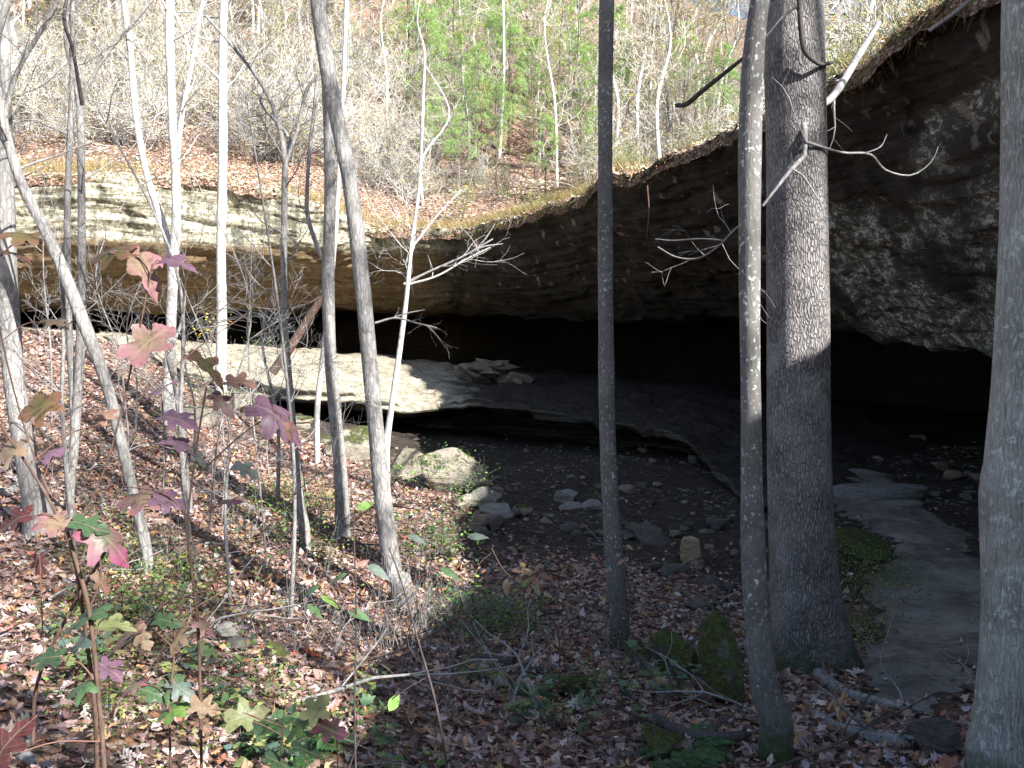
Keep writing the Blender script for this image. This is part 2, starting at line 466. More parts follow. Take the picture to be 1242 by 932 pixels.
# path outline in plan: centre line and half width
path_c = np.array([P(1105, 860, 5.7)[:2], P(1125, 800, 6.9)[:2], P(1140, 740, 8.6)[:2], P(1150, 690, 10.3)[:2], P(1105, 645, 12.6)[:2], P(1040, 612, 14.6)[:2], P(1050, 590, 17)[:2]])
path_h = np.array([0.30, 0.50, 0.72, 0.55, 0.7, 0.75, 0.6])
def path_dist(x, y):
    """signed: negative inside the path"""
    x = np.asarray(x, float); y = np.asarray(y, float)
    best = np.full(np.broadcast(x, y).shape, 1e9)
    for k in range(len(path_c) - 1):
        a, b = path_c[k], path_c[k + 1]; d = b - a
        t = np.clip(((x - a[0]) * d[0] + (y - a[1]) * d[1]) / (d @ d), 0, 1)
        q = np.hypot(x - a[0] - t * d[0], y - a[1] - t * d[1]) - (path_h[k] * (1 - t) + path_h[k + 1] * t)
        best = np.minimum(best, q)
    return best + 0.34 * fbm(xyz(x * 1.4, y * 1.4), 6, 21)
def litter_mask(x, y):
    """1 where fallen leaves cover the soil, 0 on bare dirt under the overhang"""
    x = np.asarray(x, float); y = np.asarray(y, float)
    nz = fbm(xyz(x * 0.7, y * 0.7), 4, 31)
    edge = 11.2 - 0.55 * np.maximum(x - 1.0, 0) + 1.6 * nz      # leaves run out inside the drip line
    a = 1 - sstep(edge - 2.2, edge + 0.4, y)
    a = np.maximum(a, sstep(-0.2, -1.6, x + 0.5 * nz) * (1 - sstep(16.5, 18, y - np.maximum(-x - 4, 0) * .6)))
    return a * sstep(-0.25, 0.35, path_dist(x, y))

def build_ground():
    n = 520
    tx = np.linspace(-1, 1, n); xs = 12 * tx + 48 * tx ** 5
    ty = np.linspace(0, 1, n); ys = -40 + 0 * ty
    ys = np.concatenate([np.linspace(-40, -1, 30)[:-1], np.linspace(-1, 1.5, 14)[:-1], np.linspace(1.5, 14, 330)[:-1], np.linspace(14, 26, 170)[:-1], np.linspace(26, 60, 40)])
    X, Y = np.meshgrid(xs, ys)
    Z = gz(X, Y)
    lm = litter_mask(X, Y)
    Z = Z + (1 - lm) * 0.035 * fbm(xyz(X * 7, Y * 7), 3, 9) 
    V = np.stack([X, Y, Z], -1).reshape(-1, 3)
    r, c = X.shape
    i = (np.arange(r - 1)[:, None] * c + np.arange(c - 1)).ravel()
    Fc = np.stack([i, i + 1, i + c + 1, i + c], 1)
    mb = MB(); mb.add(V, Fc, np.repeat(lm.reshape(-1, 1), 3, 1))
    tag(mb.build('ground', M['ground']), kind='structure')
build_ground()

def build_path():
    xs = np.arange(0.5, 11, 0.045); ys = np.arange(4, 18.5, 0.045)
    X, Y = np.meshgrid(xs, ys)
    D = path_dist(X, Y)
    Z = gz(X, Y) + 0.045 * sstep(0.0, -0.25, D) + .03 * fbm(xyz(X * 2.5, Y * 2.5), 5, 25) + 0.004 - 0.05 * sstep(-0.02, 0.1, D)
    V = np.stack([X, Y, Z], -1).reshape(-1, 3); r, c = X.shape
    i = (np.arange(r - 1)[:, None] * c + np.arange(c - 1)).ravel()
    Fc = np.stack([i, i + 1, i + c + 1, i + c], 1)
    Fc = Fc[(D.ravel()[Fc] < 0.06).all(1)]
    used, inv = np.unique(Fc, return_inverse=True)
    mb = MB(); mb.add(V[used], inv.reshape(-1, 4), (1, 1, 1))
    tag(mb.build('path', M['path']), kind='structure')
build_path()

# ------------------------------------------------------------------ bluff: hill above, overhanging cliff, cave
ST = [  # top edge, lip, low inner edge, outward dir, hill slope
 (P(-350,215,21), P(-350,292,21.3), P(-350,378,24), (-.25,1), .6),
 (P(-150,214,23.3), P(-150,293,23.6), P(-150,378,26.5), (-.2,1), .6),
 (P(0,212,24.5), P(0,293,24.8), P(0,378,28), (-.12,1), .6),
 (P(100,213,25), P(100,292,25.3), P(100,378,29), (-.1,1), .6),
 (P(200,215,25.5), P(200,292,26), P(200,376,30), (-.05,1), .6),
 (P(300,225,27), P(300,290,27.3), P(300,375,31), (0,1), .58),
 (P(380,247,28), P(385,288,28.3), P(400,373,32), (.1,1), .54),
 (P(450,280,29), P(450,293,29.2), P(500,378,33), (.2,1), .5),
 (P(560,280,28.5), P(560,291,28.8), P(600,382,33), (.35,.95), .42),
 (P(650,262,25.5), P(652,273,25.8), P(720,388,30), (.6,.8), .32),
 (P(730,222,20.5), P(733,236,20.8), P(830,390,26), (.85,.5), .27),
 (P(800,198,18.5), P(803,212,18.8), P(920,388,23), (.92,.4), .24),
 (P(900,165,16), P(904,180,16.2), P(1010,386,20), (.96,.3), .24),
 (P(1000,100,12.8), P(1006,114,13), P(1100,408,17), (1,.2), .18),
 (P(1150,0,10.5), P(1160,16,10.7), P(1205,434,14), (1,.1), .12),
 (np.array([6.6,7.2,4.1]), np.array([6.75,7.3,3.9]), np.array([8.8,9.5,-0.9]), (1,0), .12),
 (np.array([7.1,3.0,4.2]), np.array([7.2,3.1,4.0]), np.array([9.2,5,-1.3]), (1,-.05), .12),
 (np.array([6.0,-1,4.3]), np.array([6.1,-1,4.1]), np.array([9,-.5,-2]), (1,-.1), .12),
 (np.array([4.9,-7,4.3]), np.array([5.0,-7,4.1]), np.array([9,-6.5,-2.2]), (1,-.15), .12),
 (np.array([7,-16,4.0]), np.array([7.1,-16,3.8]), np.array([9,-16,-2.2]), (1,-.2), .12),
]
def resample(n):
    T = np.array([s[0] for s in ST]); B = np.array([s[1] for s in ST]); E = np.array([s[2] for s in ST])
    D = np.array([s[3] for s in ST], float); D /= np.linalg.norm(D, axis=1)[:, None]
    S = np.array([s[4] for s in ST])
    cum = np.concatenate([[0], np.cumsum(np.linalg.norm(np.diff(T[:, :2], axis=0), axis=1))])
    u = np.linspace(0, cum[-1], n)
    def ip(A):
        A = np.atleast_2d(A.T).T
        r = np.stack([np.interp(u, cum, A[:, k]) for k in range(A.shape[1])], 1)
        k = max(3, int(n * 0.9 / cum[-1] * 1.6) | 1)
        ker = np.hanning(k + 2)[1:-1]; ker /= ker.sum()
        for j in range(r.shape[1]):
            pad = np.pad(r[:, j], k // 2, mode='edge'); r[:, j] = np.convolve(pad, ker, 'valid')
        return r
    D2 = ip(D); D2 /= np.linalg.norm(D2, axis=1)[:, None]
    return u, ip(T), ip(B), ip(E), D2, ip(S)[:, 0]

def grid_faces(r, c):
    i = (np.arange(r - 1)[:, None] * c + np.arange(c - 1)).ravel()
    return np.stack([i, i + c, i + c + 1, i + 1], 1)

u_, T_, B_, E_, D_, S_ = resample(900)
# ragged brow
edge_n = fbm(xyz(u_ * 0.9, u_ * 0), 5, 41)
edge_n2 = fbm(xyz(u_ * 0.5, u_ * 0 + 5), 4, 42)
T_[:, 2] += 0.22 * edge_n + .10 * fbm(xyz(u_ * 4, u_ * 0 + 3), 3, 45); T_[:, :2] += D_ * (0.35 * edge_n2)[:, None]
B_[:, 2] += 0.18 * edge_n; B_[:, :2] += D_ * (0.35 * edge_n2)[:, None]
E_[:, 2] += 0.07 * fbm(xyz(u_ * 1.1, u_ * 0 + 9), 5, 43)

def build_cliff():
    n = len(u_)
    segs = []
    def seg(A, Bp, m, f=None):
        t = np.linspace(0, 1, m + 1)[:-1]
        for q in t:
            w_ = q if f is None else f(q)
            segs.append(A * (1 - q) + Bp * q if f is None else np.concatenate([A[:, :2] * (1 - w_[0]) + Bp[:, :2] * w_[0], A[:, 2:] * (1 - w_[1]) + Bp[:, 2:] * w_[1]], 1))
    D3 = np.concatenate([D_, np.zeros((n, 1))], 1)
    Tin = T_ + D3 * 0.8 + np.array([0, 0, -0.12])
    seg(Tin, T_, 4)
    seg(T_, B_, 46)
    # overhanging face: drops first then runs back (concave)
    seg(B_, E_, 190, lambda q: (q ** 1.25, q ** 0.92))
    Cb = E_ + D3 * 7.0 + np.array([0, 0, 0.25]); Cb2 = E_ + D3 * 13 + np.array([0, 0, -0.3])
    seg(E_, Cb, 34); seg(Cb, Cb2, 12)
    W = Cb2 + D3 * 1.0; W[:, 2] = -4.5
    seg(Cb2, W, 20); segs.append(W)
    V = np.stack(segs)            # rows, n, 3
    dv = np.gradient(V, axis=0); du = np.gradient(V, axis=1)
    N = np.cross(du, dv); N /= np.linalg.norm(N, axis=2)[..., None] + 1e-9
    rows = V.shape[0]
    env = np.ones(rows); env[:4] = 0.15; env[4:8] = 0.5
    lo = fbm(V * np.array([.35, .35, .5]), 4, 50)
    zz = V[..., 2] + 0.5 * fbm(V * 0.25, 3, 51) + 0.10 * V[..., 0] * 0.5
    st = vnoise(np.stack([V[..., 0] * .25, V[..., 1] * .25, zz * 4.0], -1), 52)
    st2 = vnoise(np.stack([V[..., 0] * .6, V[..., 1] * .6, zz * 11.0], -1), 53)
    stp = np.tanh(st * 3) * 0.5
    fine = fbm(V * 3.0, 4, 54)
    rt = sstep(-4, 4, V[..., 0])
    xbd = V[..., 2] + 0.55 * V[..., 1] * .5 + .3 * V[..., 0]
    st3 = vnoise(np.stack([V[..., 0] * .3, V[..., 1] * .2, xbd * 7.0], -1), 58)
    jt = np.round(2.2 * fbm(V * np.array([.7, .7, .35]), 3, 66)) 
    disp = 0.42 * lo + .06 * jt + (0.14 - 0.09 * rt) * stp + (0.07 - .03 * rt) * st2 + 0.05 * rt * st3 + 0.08 * fine
    # broken nose at the low inner edge
    rowid = np.arange(rows)[:, None]
    nose = np.exp(-((rowid - 240) / 12.0) ** 2)
    disp = disp + nose * 0.12 * fbm(V * 2.2, 4, 57)
    V = V + N * (disp * env[:, None])[..., None] * -1
    # lichen crusts on the nose of the overhang
    lm = np.zeros(V.shape[:2])
    nz_ = fbm(V * 1.3, 4, 59)
    for c_, r_ in [(P(1040,300,15), .9), (P(1065,350,15.5), 1.0), (P(1115,375,15.5), 1.0), (P(1175,400,14.5), 1.0), (P(1165,330,14.3), .7), (P(1190,230,12.6), .55), (P(1172,185,12.2), .5), (P(1155,150,12), .4), (P(1010,280,15), .5)]:
        q_ = np.linalg.norm((V - c_) * np.array([.8, .2, 1]), axis=2) / r_
        lm = np.maximum(lm, sstep(1.0, .45, q_ + 1.1 * nz_))
    mb = MB(); mb.add(V.reshape(-1, 3), grid_faces(rows, n), np.repeat(lm.reshape(-1, 1), 3, 1))
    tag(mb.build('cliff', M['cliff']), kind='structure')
build_cliff()

def hill_point(iu, t):
    """a point on the hill surface above brow station iu, t metres behind the brow"""
    p = T_[iu] + np.concatenate([D_[iu], np.zeros(D_[iu].shape[:-1] + (1,))], -1) * np.asarray(t)[..., None]
    p = p.copy()
    t = np.asarray(t)
    sl = S_[iu]
    p[..., 2] = T_[iu][..., 2] * 1.0 + sl * (t - 1.2 * (1 - np.exp(-t / 1.2))) + (0.45 * fbm(p * np.array([.3, .3, 0]), 4, 61)) * sstep(0, 3, t) + 0.12 * fbm(p * np.array([1.3, 1.3, 0]), 3, 62) * sstep(0, .6, t) + 0.10 * sstep(0, .3, t)
    return p
def build_hill():
    t = np.concatenate([[-0.06, 0], np.linspace(0.05, 3, 30), 3 + 90 * np.linspace(0.01, 1, 130) ** 1.6])
    iu = np.arange(0, len(u_), 2)
    I, TT = np.meshgrid(iu, t)
    V = hill_point(I, np.maximum(TT, 0))
    V[0, :, 2] -= 0.25
    V[0, :, :2] -= D_[iu] * 0.05
    mb = MB(); mb.add(V.reshape(-1, 3), grid_faces(*TT.shape)[:, ::-1])
    tag(mb.build('hillside', M['hill']), kind='structure')
build_hill()

# raised rock shelf that forms the upper cave floor
SE = [P(-200,418,17),P(0,412,18.6),P(100,418,19.6),P(235,448,19.3),P(300,468,19),P(400,480,19.4),P(500,487,20.8),P(585,488,21.8),P(700,502,20.6),P(800,522,18.5),P(860,552,16.6),P(905,594,14.2),P(960,622,12.9)]
SEa = np.array(SE)
sb = [P(60,402,24),P(230,416,25),P(400,430,29),P(480,440,28),P(590,461,27),P(700,462,28),P(850,480,24),P(1000,520,22),P(300,424,29),P(600,440,37)]
sb += [np.array(a, float) for a in [(-20,32,.2),(-10,40,-.6),(0,44,-1.3),(10,36,-2.2),(12,24,-3.0),(9,18,-3.25),(16,40,-2.2)]]
stps = tps_fit(np.array(SE + sb))
def shelf_z(x, y):
    return tps_eval(stps, x, y)
def build_shelf():
    cum = np.concatenate([[0], np.cumsum(np.linalg.norm(np.diff(SEa[:, :2], axis=0), axis=1))])
    n = 700
    u = np.linspace(0, cum[-1], n)
    E = np.stack([np.interp(u, cum, SEa[:, k]) for k in range(3)], 1)
    k = 41; ker = np.hanning(k); ker /= ker.sum()
    for j in range(3): E[:, j] = np.convolve(np.pad(E[:, j], k // 2, mode='edge'), ker, 'valid')
    back = np.stack([np.interp(u, [0, cum[-1]], [-34, 24]), np.interp(u, [0, cum[-1]], [34, 30])], 1)
    d = back - E[:, :2]; L = np.linalg.norm(d, axis=1); d /= L[:, None]
    E[:, :2] += d * (0.35 * fbm(xyz(u * .8, u * 0), 5, 71))[:, None]
    rows = []
    for t in np.concatenate([np.linspace(1, 0.3, 40), np.linspace(0.3, 0, 120) ]):
        q = E[:, :2] + d * (L * t)[:, None]
        z = shelf_z(q[:, 0], q[:, 1]) + 0.14 * fbm(xyz(q[:, 0] * .9, q[:, 1] * .9), 4, 72) + .07 * np.tanh(5 * fbm(xyz(q[:, 0] * 1.2, q[:, 1] * 1.2), 4, 79)) + 0.035 * fbm(xyz(q[:, 0] * 4, q[:, 1] * 4), 4, 73)
        rows.append(np.stack([q[:, 0], q[:, 1], z], 1))
    top = rows[-1]
    for s_ in np.linspace(0.03, 1, 60):
        drop = 1.7 * s_
        ins = 2.6 * sstep(0.10, 0.40, s_)
        z = top[:, 2] - drop
        stn = 0.20 * np.tanh(3 * vnoise(np.stack([top[:, 0] * .3, top[:, 1] * .3, z * 6], 1), 74)) + 0.08 * fbm(np.stack([top[:, 0], top[:, 1], z * 3], 1) * 1.6, 4, 75)
        q = top[:, :2] + d * (ins + stn * min(1, s_ * 8))[:, None]
        rows.append(np.stack([q[:, 0], q[:, 1], z], 1))
    V = np.stack(rows)
    mb = MB(); mb.add(V.reshape(-1, 3), grid_faces(V.shape[0], n))
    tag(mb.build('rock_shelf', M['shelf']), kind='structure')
build_shelf()

# ------------------------------------------------------------------ tubes and trees
def tube(mb, pts, rad, sides=8, col=(1, 1, 1), cap=True, wob=0.0, seed=0):
    pts = np.asarray(pts, float); rad = np.asarray(rad, float)
    n = len(pts)
    tg = np.gradient(pts, axis=0); tg /= np.linalg.norm(tg, axis=1)[:, None] + 1e-9
    ref = np.array([0.3, 0.9, 0.1]) if abs(tg[0][2]) > 0.8 else np.array([0.05, 0.1, 1.0])
    a = np.cross(tg, ref); a /= np.linalg.norm(a, axis=1)[:, None] + 1e-9
    b = np.cross(tg, a)
    th = np.linspace(0, 2 * np.pi, sides, endpoint=False)
    ring = np.cos(th)[None, :, None] * a[:, None] + np.sin(th)[None, :, None] * b[:, None]
    rr = rad[:, None, None]
    V = pts[:, None] + ring * rr
    if wob:
        V = V + ring * (wob * rr) * fbm(V * 3.0 / max(rad.max() * 6, .05) * .6, 3, seed)[..., None]
    i = np.arange(n - 1)[:, None] * sides; j = np.arange(sides)
    f = np.stack([i + j, i + (j + 1) % sides, i + sides + (j + 1) % sides, i + sides + j], -1).reshape(-1, 4)
    fs = [f]
    mb.add(V.reshape(-1, 3), fs, col)

def smooth_path(pts, n):
    pts = np.asarray(pts, float)
    if len(pts) < 3:
        t = np.linspace(0, 1, n)[:, None]; return pts[0] * (1 - t) + pts[-1] * t
    cum = np.concatenate([[0], np.cumsum(np.linalg.norm(np.diff(pts[:, :3], axis=0), axis=1))])
    u = np.linspace(0, cum[-1], n)
    # Catmull-Rom
    out = []
    for q in u:
        k = min(np.searchsorted(cum, q, side='right') - 1, len(pts) - 2)
        t = (q - cum[k]) / (cum[k + 1] - cum[k] + 1e-9)
        p1, p2 = pts[k], pts[k + 1]
        m1 = (pts[k + 1] - pts[max(k - 1, 0)]) * (1 if k == 0 else (cum[k+1]-cum[k]) / (cum[k+1]-cum[k-1]))
        k2 = min(k + 2, len(pts) - 1)
        m2 = (pts[k2] - pts[k]) * (1 if k2 == k + 1 else (cum[k+1]-cum[k]) / (cum[k2]-cum[k]))
        out.append((2*t**3-3*t**2+1)*p1 + (t**3-2*t**2+t)*m1 + (-2*t**3+3*t**2)*p2 + (t**3-t**2)*m2)
    return np.array(out)

def grow(mb, p0, d, L, r, lev, rng, sides=5, up=0.15, wander=0.22, kids=4, tips=None, minr=0.002, droop=0.0):
    n = max(4, int(4 + L * 3)) if lev > 0 else 4
    n = min(n, 12)
    p = np.array(p0, float); d = np.array(d, float); d /= np.linalg.norm(d)
    pts, rad, dirs = [p.copy()], [r], [d.copy()]
    for k in range(n):
        d = d + rng.normal(0, wander, 3) * 0.6 + np.array([0, 0, up * 0.5 - droop * k / n])
        d /= np.linalg.norm(d)
        p = p + d * L / n
        pts.append(p.copy()); rad.append(max(minr, r * (1 - 0.85 * (k + 1) / n))); dirs.append(d.copy())
    tube(mb, pts, rad, max(3, sides), (1, 1, 1))
    if tips is not None and lev <= 1: tips.extend([(pts[k], dirs[k]) for k in range(len(pts) // 2, len(pts))])
    if lev > 0:
        for _ in range(kids):
            k = rng.randint(1, n)
            v = rng.normal(0, 1, 3); v -= v.dot(dirs[k]) * dirs[k]; v /= np.linalg.norm(v) + 1e-9
            nd = dirs[k] * 0.75 + v * 0.7
            grow(mb, pts[k], nd, L * rng.uniform(.35, .65) * (1 - .3 * k / n), max(rad[k] * .55, minr), lev - 1, rng, max(3, sides - 1), up, wander, kids, tips, minr, droop)

# leaf outlines (local x along the leaf, y across), unit length
def mirror(pts):
    pts = np.array(pts, float)
    return np.concatenate([pts, (pts * np.array([1, -1]))[::-1][1:-1]])
L_OVATE = mirror([(0,0),(.18,.17),(.42,.25),(.7,.17),(1,0)])
L_OAK = mirror([(0,0),(.12,.05),(.2,.2),(.3,.10),(.42,.30),(.52,.13),(.66,.28),(.75,.12),(.88,.16),(1,0)])
L_MAPLE = mirror([(0,0),(.02,.10),(.05,.34),(.22,.28),(.38,.52),(.48,.25),(.68,.30),(.74,.13),(1,0)])
L_NARROW = mirror([(0,0),(.25,.10),(.6,.11),(1,0)])
L_TINY = mirror([(0,0),(.5,.3),(1,0)])
L_BIG = mirror([(.02,0),(-.05,.05),(-.10,.13),(-.09,.22),(-.11,.30),(-.02,.33),(.05,.34),(.13,.31),(.20,.25),(.27,.21),(.30,.27),(.33,.36),(.39,.41),(.42,.48),(.50,.50),(.56,.46),(.60,.38),(.58,.29),(.57,.22),(.60,.17),(.66,.19),(.71,.25),(.78,.25),(.83,.19),(.88,.18),(.91,.11),(.97,.06),(1.02,0)])

def leaves(mb, pos, nrm, size, outline, cols, rng, yaw=None, curl=0.25, colc=None, fold=0.0):
    """scatter many leaves at once; pos (n,3), nrm (n,3) surface normals"""
    n = len(pos); k = len(outline)
    ol = np.concatenate([[[0.45, 0.0]], outline])
    ol = ol - np.array([0.0, 0])
    if yaw is None: yaw = rng.uniform(0, 2 * np.pi, n)
    ref = np.stack([np.cos(yaw), np.sin(yaw), np.zeros(n)], 1)
    nrm = nrm / (np.linalg.norm(nrm, axis=1)[:, None] + 1e-9)
    X = ref - (ref * nrm).sum(1)[:, None] * nrm; X /= np.linalg.norm(X, axis=1)[:, None] + 1e-9
    Y = np.cross(nrm, X)
    lx = ol[:, 0][None] * size[:, None]; ly = ol[:, 1][None] * size[:, None] * rng.uniform(.8, 1.15, n)[:, None]
    c1 = rng.normal(0, curl, n)[:, None]; c2 = rng.normal(0, curl, n)[:, None]; c3 = rng.normal(0, curl, n)[:, None]
    s_ = size[:, None]
    lz = (c1 * (ol[:, 0] - .5)[None] ** 2 * 2 + (c2 + fold) * (ol[:, 1] ** 2)[None] * 4 + c3 * (ol[:, 0] * ol[:, 1])[None] * 1.5) * s_
    V = pos[:, None] + X[:, None] * lx[..., None] + Y[:, None] * ly[..., None] + nrm[:, None] * lz[..., None]
    base = np.arange(n)[:, None] * (k + 1)
    j = np.arange(k)
    f = np.stack([base + 0 * j, base + 1 + j, base + 1 + (j + 1) % k], -1).reshape(-1, 3)
    cc = np.repeat(cols[:, None], k + 1, 1)
    if colc is not None:
        r = np.clip(np.hypot(ol[:, 0] - .35, ol[:, 1] * 1.4) / .6, 0, 1)[None, :, None]
        cc = colc[:, None] * (1 - r) + cc * r
    uv = np.tile(ol, (n, 1))
    mb.add(V.reshape(-1, 3), f, cc.reshape(-1, 3), uv)

def palette(rng, n, pal, wts=None, jit=0.18):
    pal = np.array(pal); wts = None if wts is None else np.array(wts) / np.sum(wts)
    c = pal[rng.choice(len(pal), n, p=wts)]
    return np.clip(c * (1 + rng.normal(0, jit, (n, 1))) * (1 + rng.normal(0, .05, (n, 3))), .004, .9)

LIT = [(.35,.27,.24),(.21,.145,.12),(.46,.37,.33),(.54,.48,.45),(.12,.085,.07),(.38,.235,.13),(.45,.31,.17),(.27,.17,.135),(.38,.36,.36),(.34,.13,.08)]
LITW = [3,3.4,2.0,1.3,3.0,1.3,.7,2.2,.9,.6]
LIT = [(a * 1.03, b * .96, c * .95) for a, b, c in LIT]

def gnormal(x, y, e=0.15):
    zx = (gz(x + e, y) - gz(x - e, y)) / (2 * e); zy = (gz(x, y + e) - gz(x, y - e)) / (2 * e)
    n = np.stack([-zx, -zy, np.ones_like(zx)], 1)
    return n / np.linalg.norm(n, axis=1)[:, None]

def build_litter():
    rng = np.random.RandomState(5)
    mb = MB()
    for (d0, d1, den, outl, sz) in [(1.2,4.5,480,0,.064),(4.5,7.5,640,0,.062),(7.5,12,480,1,.064),(12,16,330,1,.068),(16,24,170,1,.08)]:
        area = .5 * 1.75 * (d1**2 - d0**2); n = int(area * den)
        y = np.sqrt(rng.uniform(d0**2, d1**2, n)); x = y * rng.uniform(-.9, .85, n)
        keep = rng.uniform(0, 1, n) < np.maximum(litter_mask(x, y), np.where(path_dist(x, y) < .1, np.where(y < 9.5, .16, .06), np.where(y < 12, 0.03, .006))) * (0.65 + .5 * (fbm(xyz(x*1.5, y*1.5), 3, 77) > -.25))
        on_path = path_dist(x, y) < 0.1
        keep &= ~(on_path & (rng.uniform(0, 1, n) > .35))
        x, y = x[keep], y[keep]; n = len(x)
        z = gz(x, y) + rng.uniform(.004, .035, n)
        nr = gnormal(x, y) + rng.normal(0, .38, (n, 3)) * np.array([1, 1, .3])
        size = sz * rng.lognormal(0, .28, n)
        cols = palette(rng, n, LIT, LITW)
        kinds = rng.choice(4, n, p=[.35, .3, .25, .1])
        P3 = np.stack([x, y, z], 1)
        for q, ol in enumerate([L_OAK, L_MAPLE, L_OVATE, L_NARROW]):
            m = kinds == q
            if outl == 1 and q == 0: ol = L_OVATE
            if m.any(): leaves(mb, P3[m], nr[m], size[m] * (1.2 if q == 0 else 1), ol, cols[m], rng, curl=.35)
    # leaves that lie on the rock shelf
    n = 2600; x = rng.uniform(-13, 0, n); y = rng.uniform(17.5, 30, n)
    ed = np.interp(x, [p_[0] for p_ in SE], [p_[1] for p_ in SE]); keep = (y > ed + .35) & (fbm(xyz(x * .8, y * .8), 3, 15) + rng.uniform(-.4, .4, n) + (-x - 6) * .06 > .12)
    x, y = x[keep], y[keep]; n = len(x); z = shelf_z(x, y) + 0.14 * fbm(xyz(x * .9, y * .9), 4, 72) + .07 * np.tanh(5 * fbm(xyz(x * 1.2, y * 1.2), 4, 79)) + .035
    leaves(mb, np.stack([x, y, z], 1), np.tile([0, 0, 1.0], (n, 1)) + rng.normal(0, .3, (n, 3)), .08 * rng.lognormal(0, .25, n), L_OVATE, palette(rng, n, LIT, LITW), rng)
    tag(mb.build('fallen_leaves', M['litter'], smooth=False), 'pinkish brown fallen leaves carpeting the forest floor in front of the cave', 'leaves', kind='stuff')
    # hill
    mb = MB(); n = 130000
    iu = rng.randint(0, len(u_), n); t = 40 * rng.uniform(0, 1, n) ** 1.7
    p = hill_point(iu, t)
    dist = np.linalg.norm(p, axis=1)
    keep = (p[:, 1] > 3) & (np.abs(p[:, 0] / np.maximum(p[:, 1], .1)) < .9)
    p = p[keep]; n = len(p); p[:, 2] += rng.uniform(0.01, .05, n)
    nr = np.tile([0, -.3, 1.0], (n, 1)) + rng.normal(0, .35, (n, 3))
    leaves(mb, p, nr, .10 * rng.lognormal(0, .3, n), L_OVATE, palette(rng, n, [(.60,.48,.36),(.46,.34,.24),(.64,.55,.44),(.30,.23,.17),(.55,.40,.22),(.70,.62,.52)], None), rng, curl=.3)
    tag(mb.build('hillside_leaves', M['litter'], smooth=False), 'sunlit orange brown leaf litter covering the hillside above the bluff', 'leaves', kind='stuff')
build_litter()

# straw-coloured grass and roots along the brow
def build_brow_grass():
    rng = np.random.RandomState(9)
    n = 42000
    iu = rng.randint(0, len(u_), n)
    t = np.abs(rng.normal(0, 1.0, n))
    p = hill_point(iu, t)
    den = fbm(p * np.array([.5, .5, 0]), 3, 91)
    keep = (p[:, 1] > 4) & (den + rng.uniform(-.3, .3, n) > -.05)
    p = p[keep]; iu = iu[keep]; t = t[keep]; n = len(p)
    out = -D_[iu]
    over = (t < .25)
    L = rng.uniform(.12, .42, n)
    lean = rng.normal(0, .35, (n, 3)); lean[:, :2] += out * rng.uniform(0, .7, n)[:, None]
    tip = p + np.stack([lean[:, 0], lean[:, 1], np.where(over & (rng.uniform(0, 1, n) < .6), -.9, 1.0)], 1) * L[:, None]
    mid = (p + tip) / 2; mid[:, 2] += .12 * L; mid[:, :2] += out * (.2 * L)[:, None]
    w_ = rng.normal(0, 1, (n, 3)); w_[:, 2] *= .2; w_ /= np.linalg.norm(w_, axis=1)[:, None]; w_ *= .006
    V = np.stack([p - w_, p + w_, mid + w_ * .8, mid - w_ * .8, tip], 1)
    b = np.arange(n)[:, None] * 5
    q = b + np.array([0, 1, 2, 3]); tr = b + np.array([3, 2, 4])
    col = palette(rng, n, [(.52,.42,.22),(.42,.33,.15),(.26,.28,.08),(.35,.22,.12),(.16,.2,.05)], [3,3,1.5,2,1])
    mb = MB(); mb.add(V.reshape(-1, 3), [q, tr], np.repeat(col, 5, 0))
    tag(mb.build('brow_grass', M['leaf'], smooth=False), 'straw coloured grass and rootlets hanging along the brow of the bluff', 'grass', kind='stuff')
build_brow_grass()

def build_fringe():
    rng = np.random.RandomState(19); mb = MB(); n = 15000
    iu = rng.randint(0, len(u_), n); p = hill_point(iu, np.abs(rng.normal(0, .10, n)))
    keep = (p[:, 1] > 2) & (fbm(p * np.array([1.2, 1.2, 0]), 3, 95) + rng.uniform(-.25, .25, n) > -.12); p, iu = p[keep], iu[keep]; n = len(p)
    out = np.concatenate([-D_[iu], np.zeros((n, 1))], 1); p = p + out * rng.uniform(-.05, .10, n)[:, None] - np.array([0, 0, 1]) * rng.uniform(0, .18, n)[:, None]
    L = rng.uniform(.08, .32, n)[:, None]; tip = p + (out * .35 + np.array([0, 0, -.9]) + rng.normal(0, .35, (n, 3))) * L
    sd_ = rng.normal(0, 1, (n, 3)); sd_ /= np.linalg.norm(sd_, axis=1)[:, None]; w_ = sd_ * .007
    V = np.stack([p - w_, p + w_, tip], 1).reshape(-1, 3)
    mb.add(V, np.arange(n * 3).reshape(-1, 3), np.repeat(palette(rng, n, [(.13,.09,.06),(.07,.055,.035),(.26,.2,.1),(.08,.11,.03),(.2,.13,.08)]), 3, 0))
    m = 5200; q = rng.randint(0, n, m); leaves(mb, p[q] + rng.normal(0, .07, (m, 3)), out[q] + [0, 0, .7] + rng.normal(0, .5, (m, 3)), rng.uniform(.05, .11, m), L_OVATE, palette(rng, m, [(.4,.24,.15),(.25,.15,.1),(.5,.36,.24),(.42,.2,.1),(.12,.16,.05)]), rng, curl=.4)
    tag(mb.build('brow_fringe', M['leaf'], smooth=False), 'dark rootlets, moss and caught leaves fringing the lip of the overhang', 'ground cover', kind='stuff')
build_fringe()

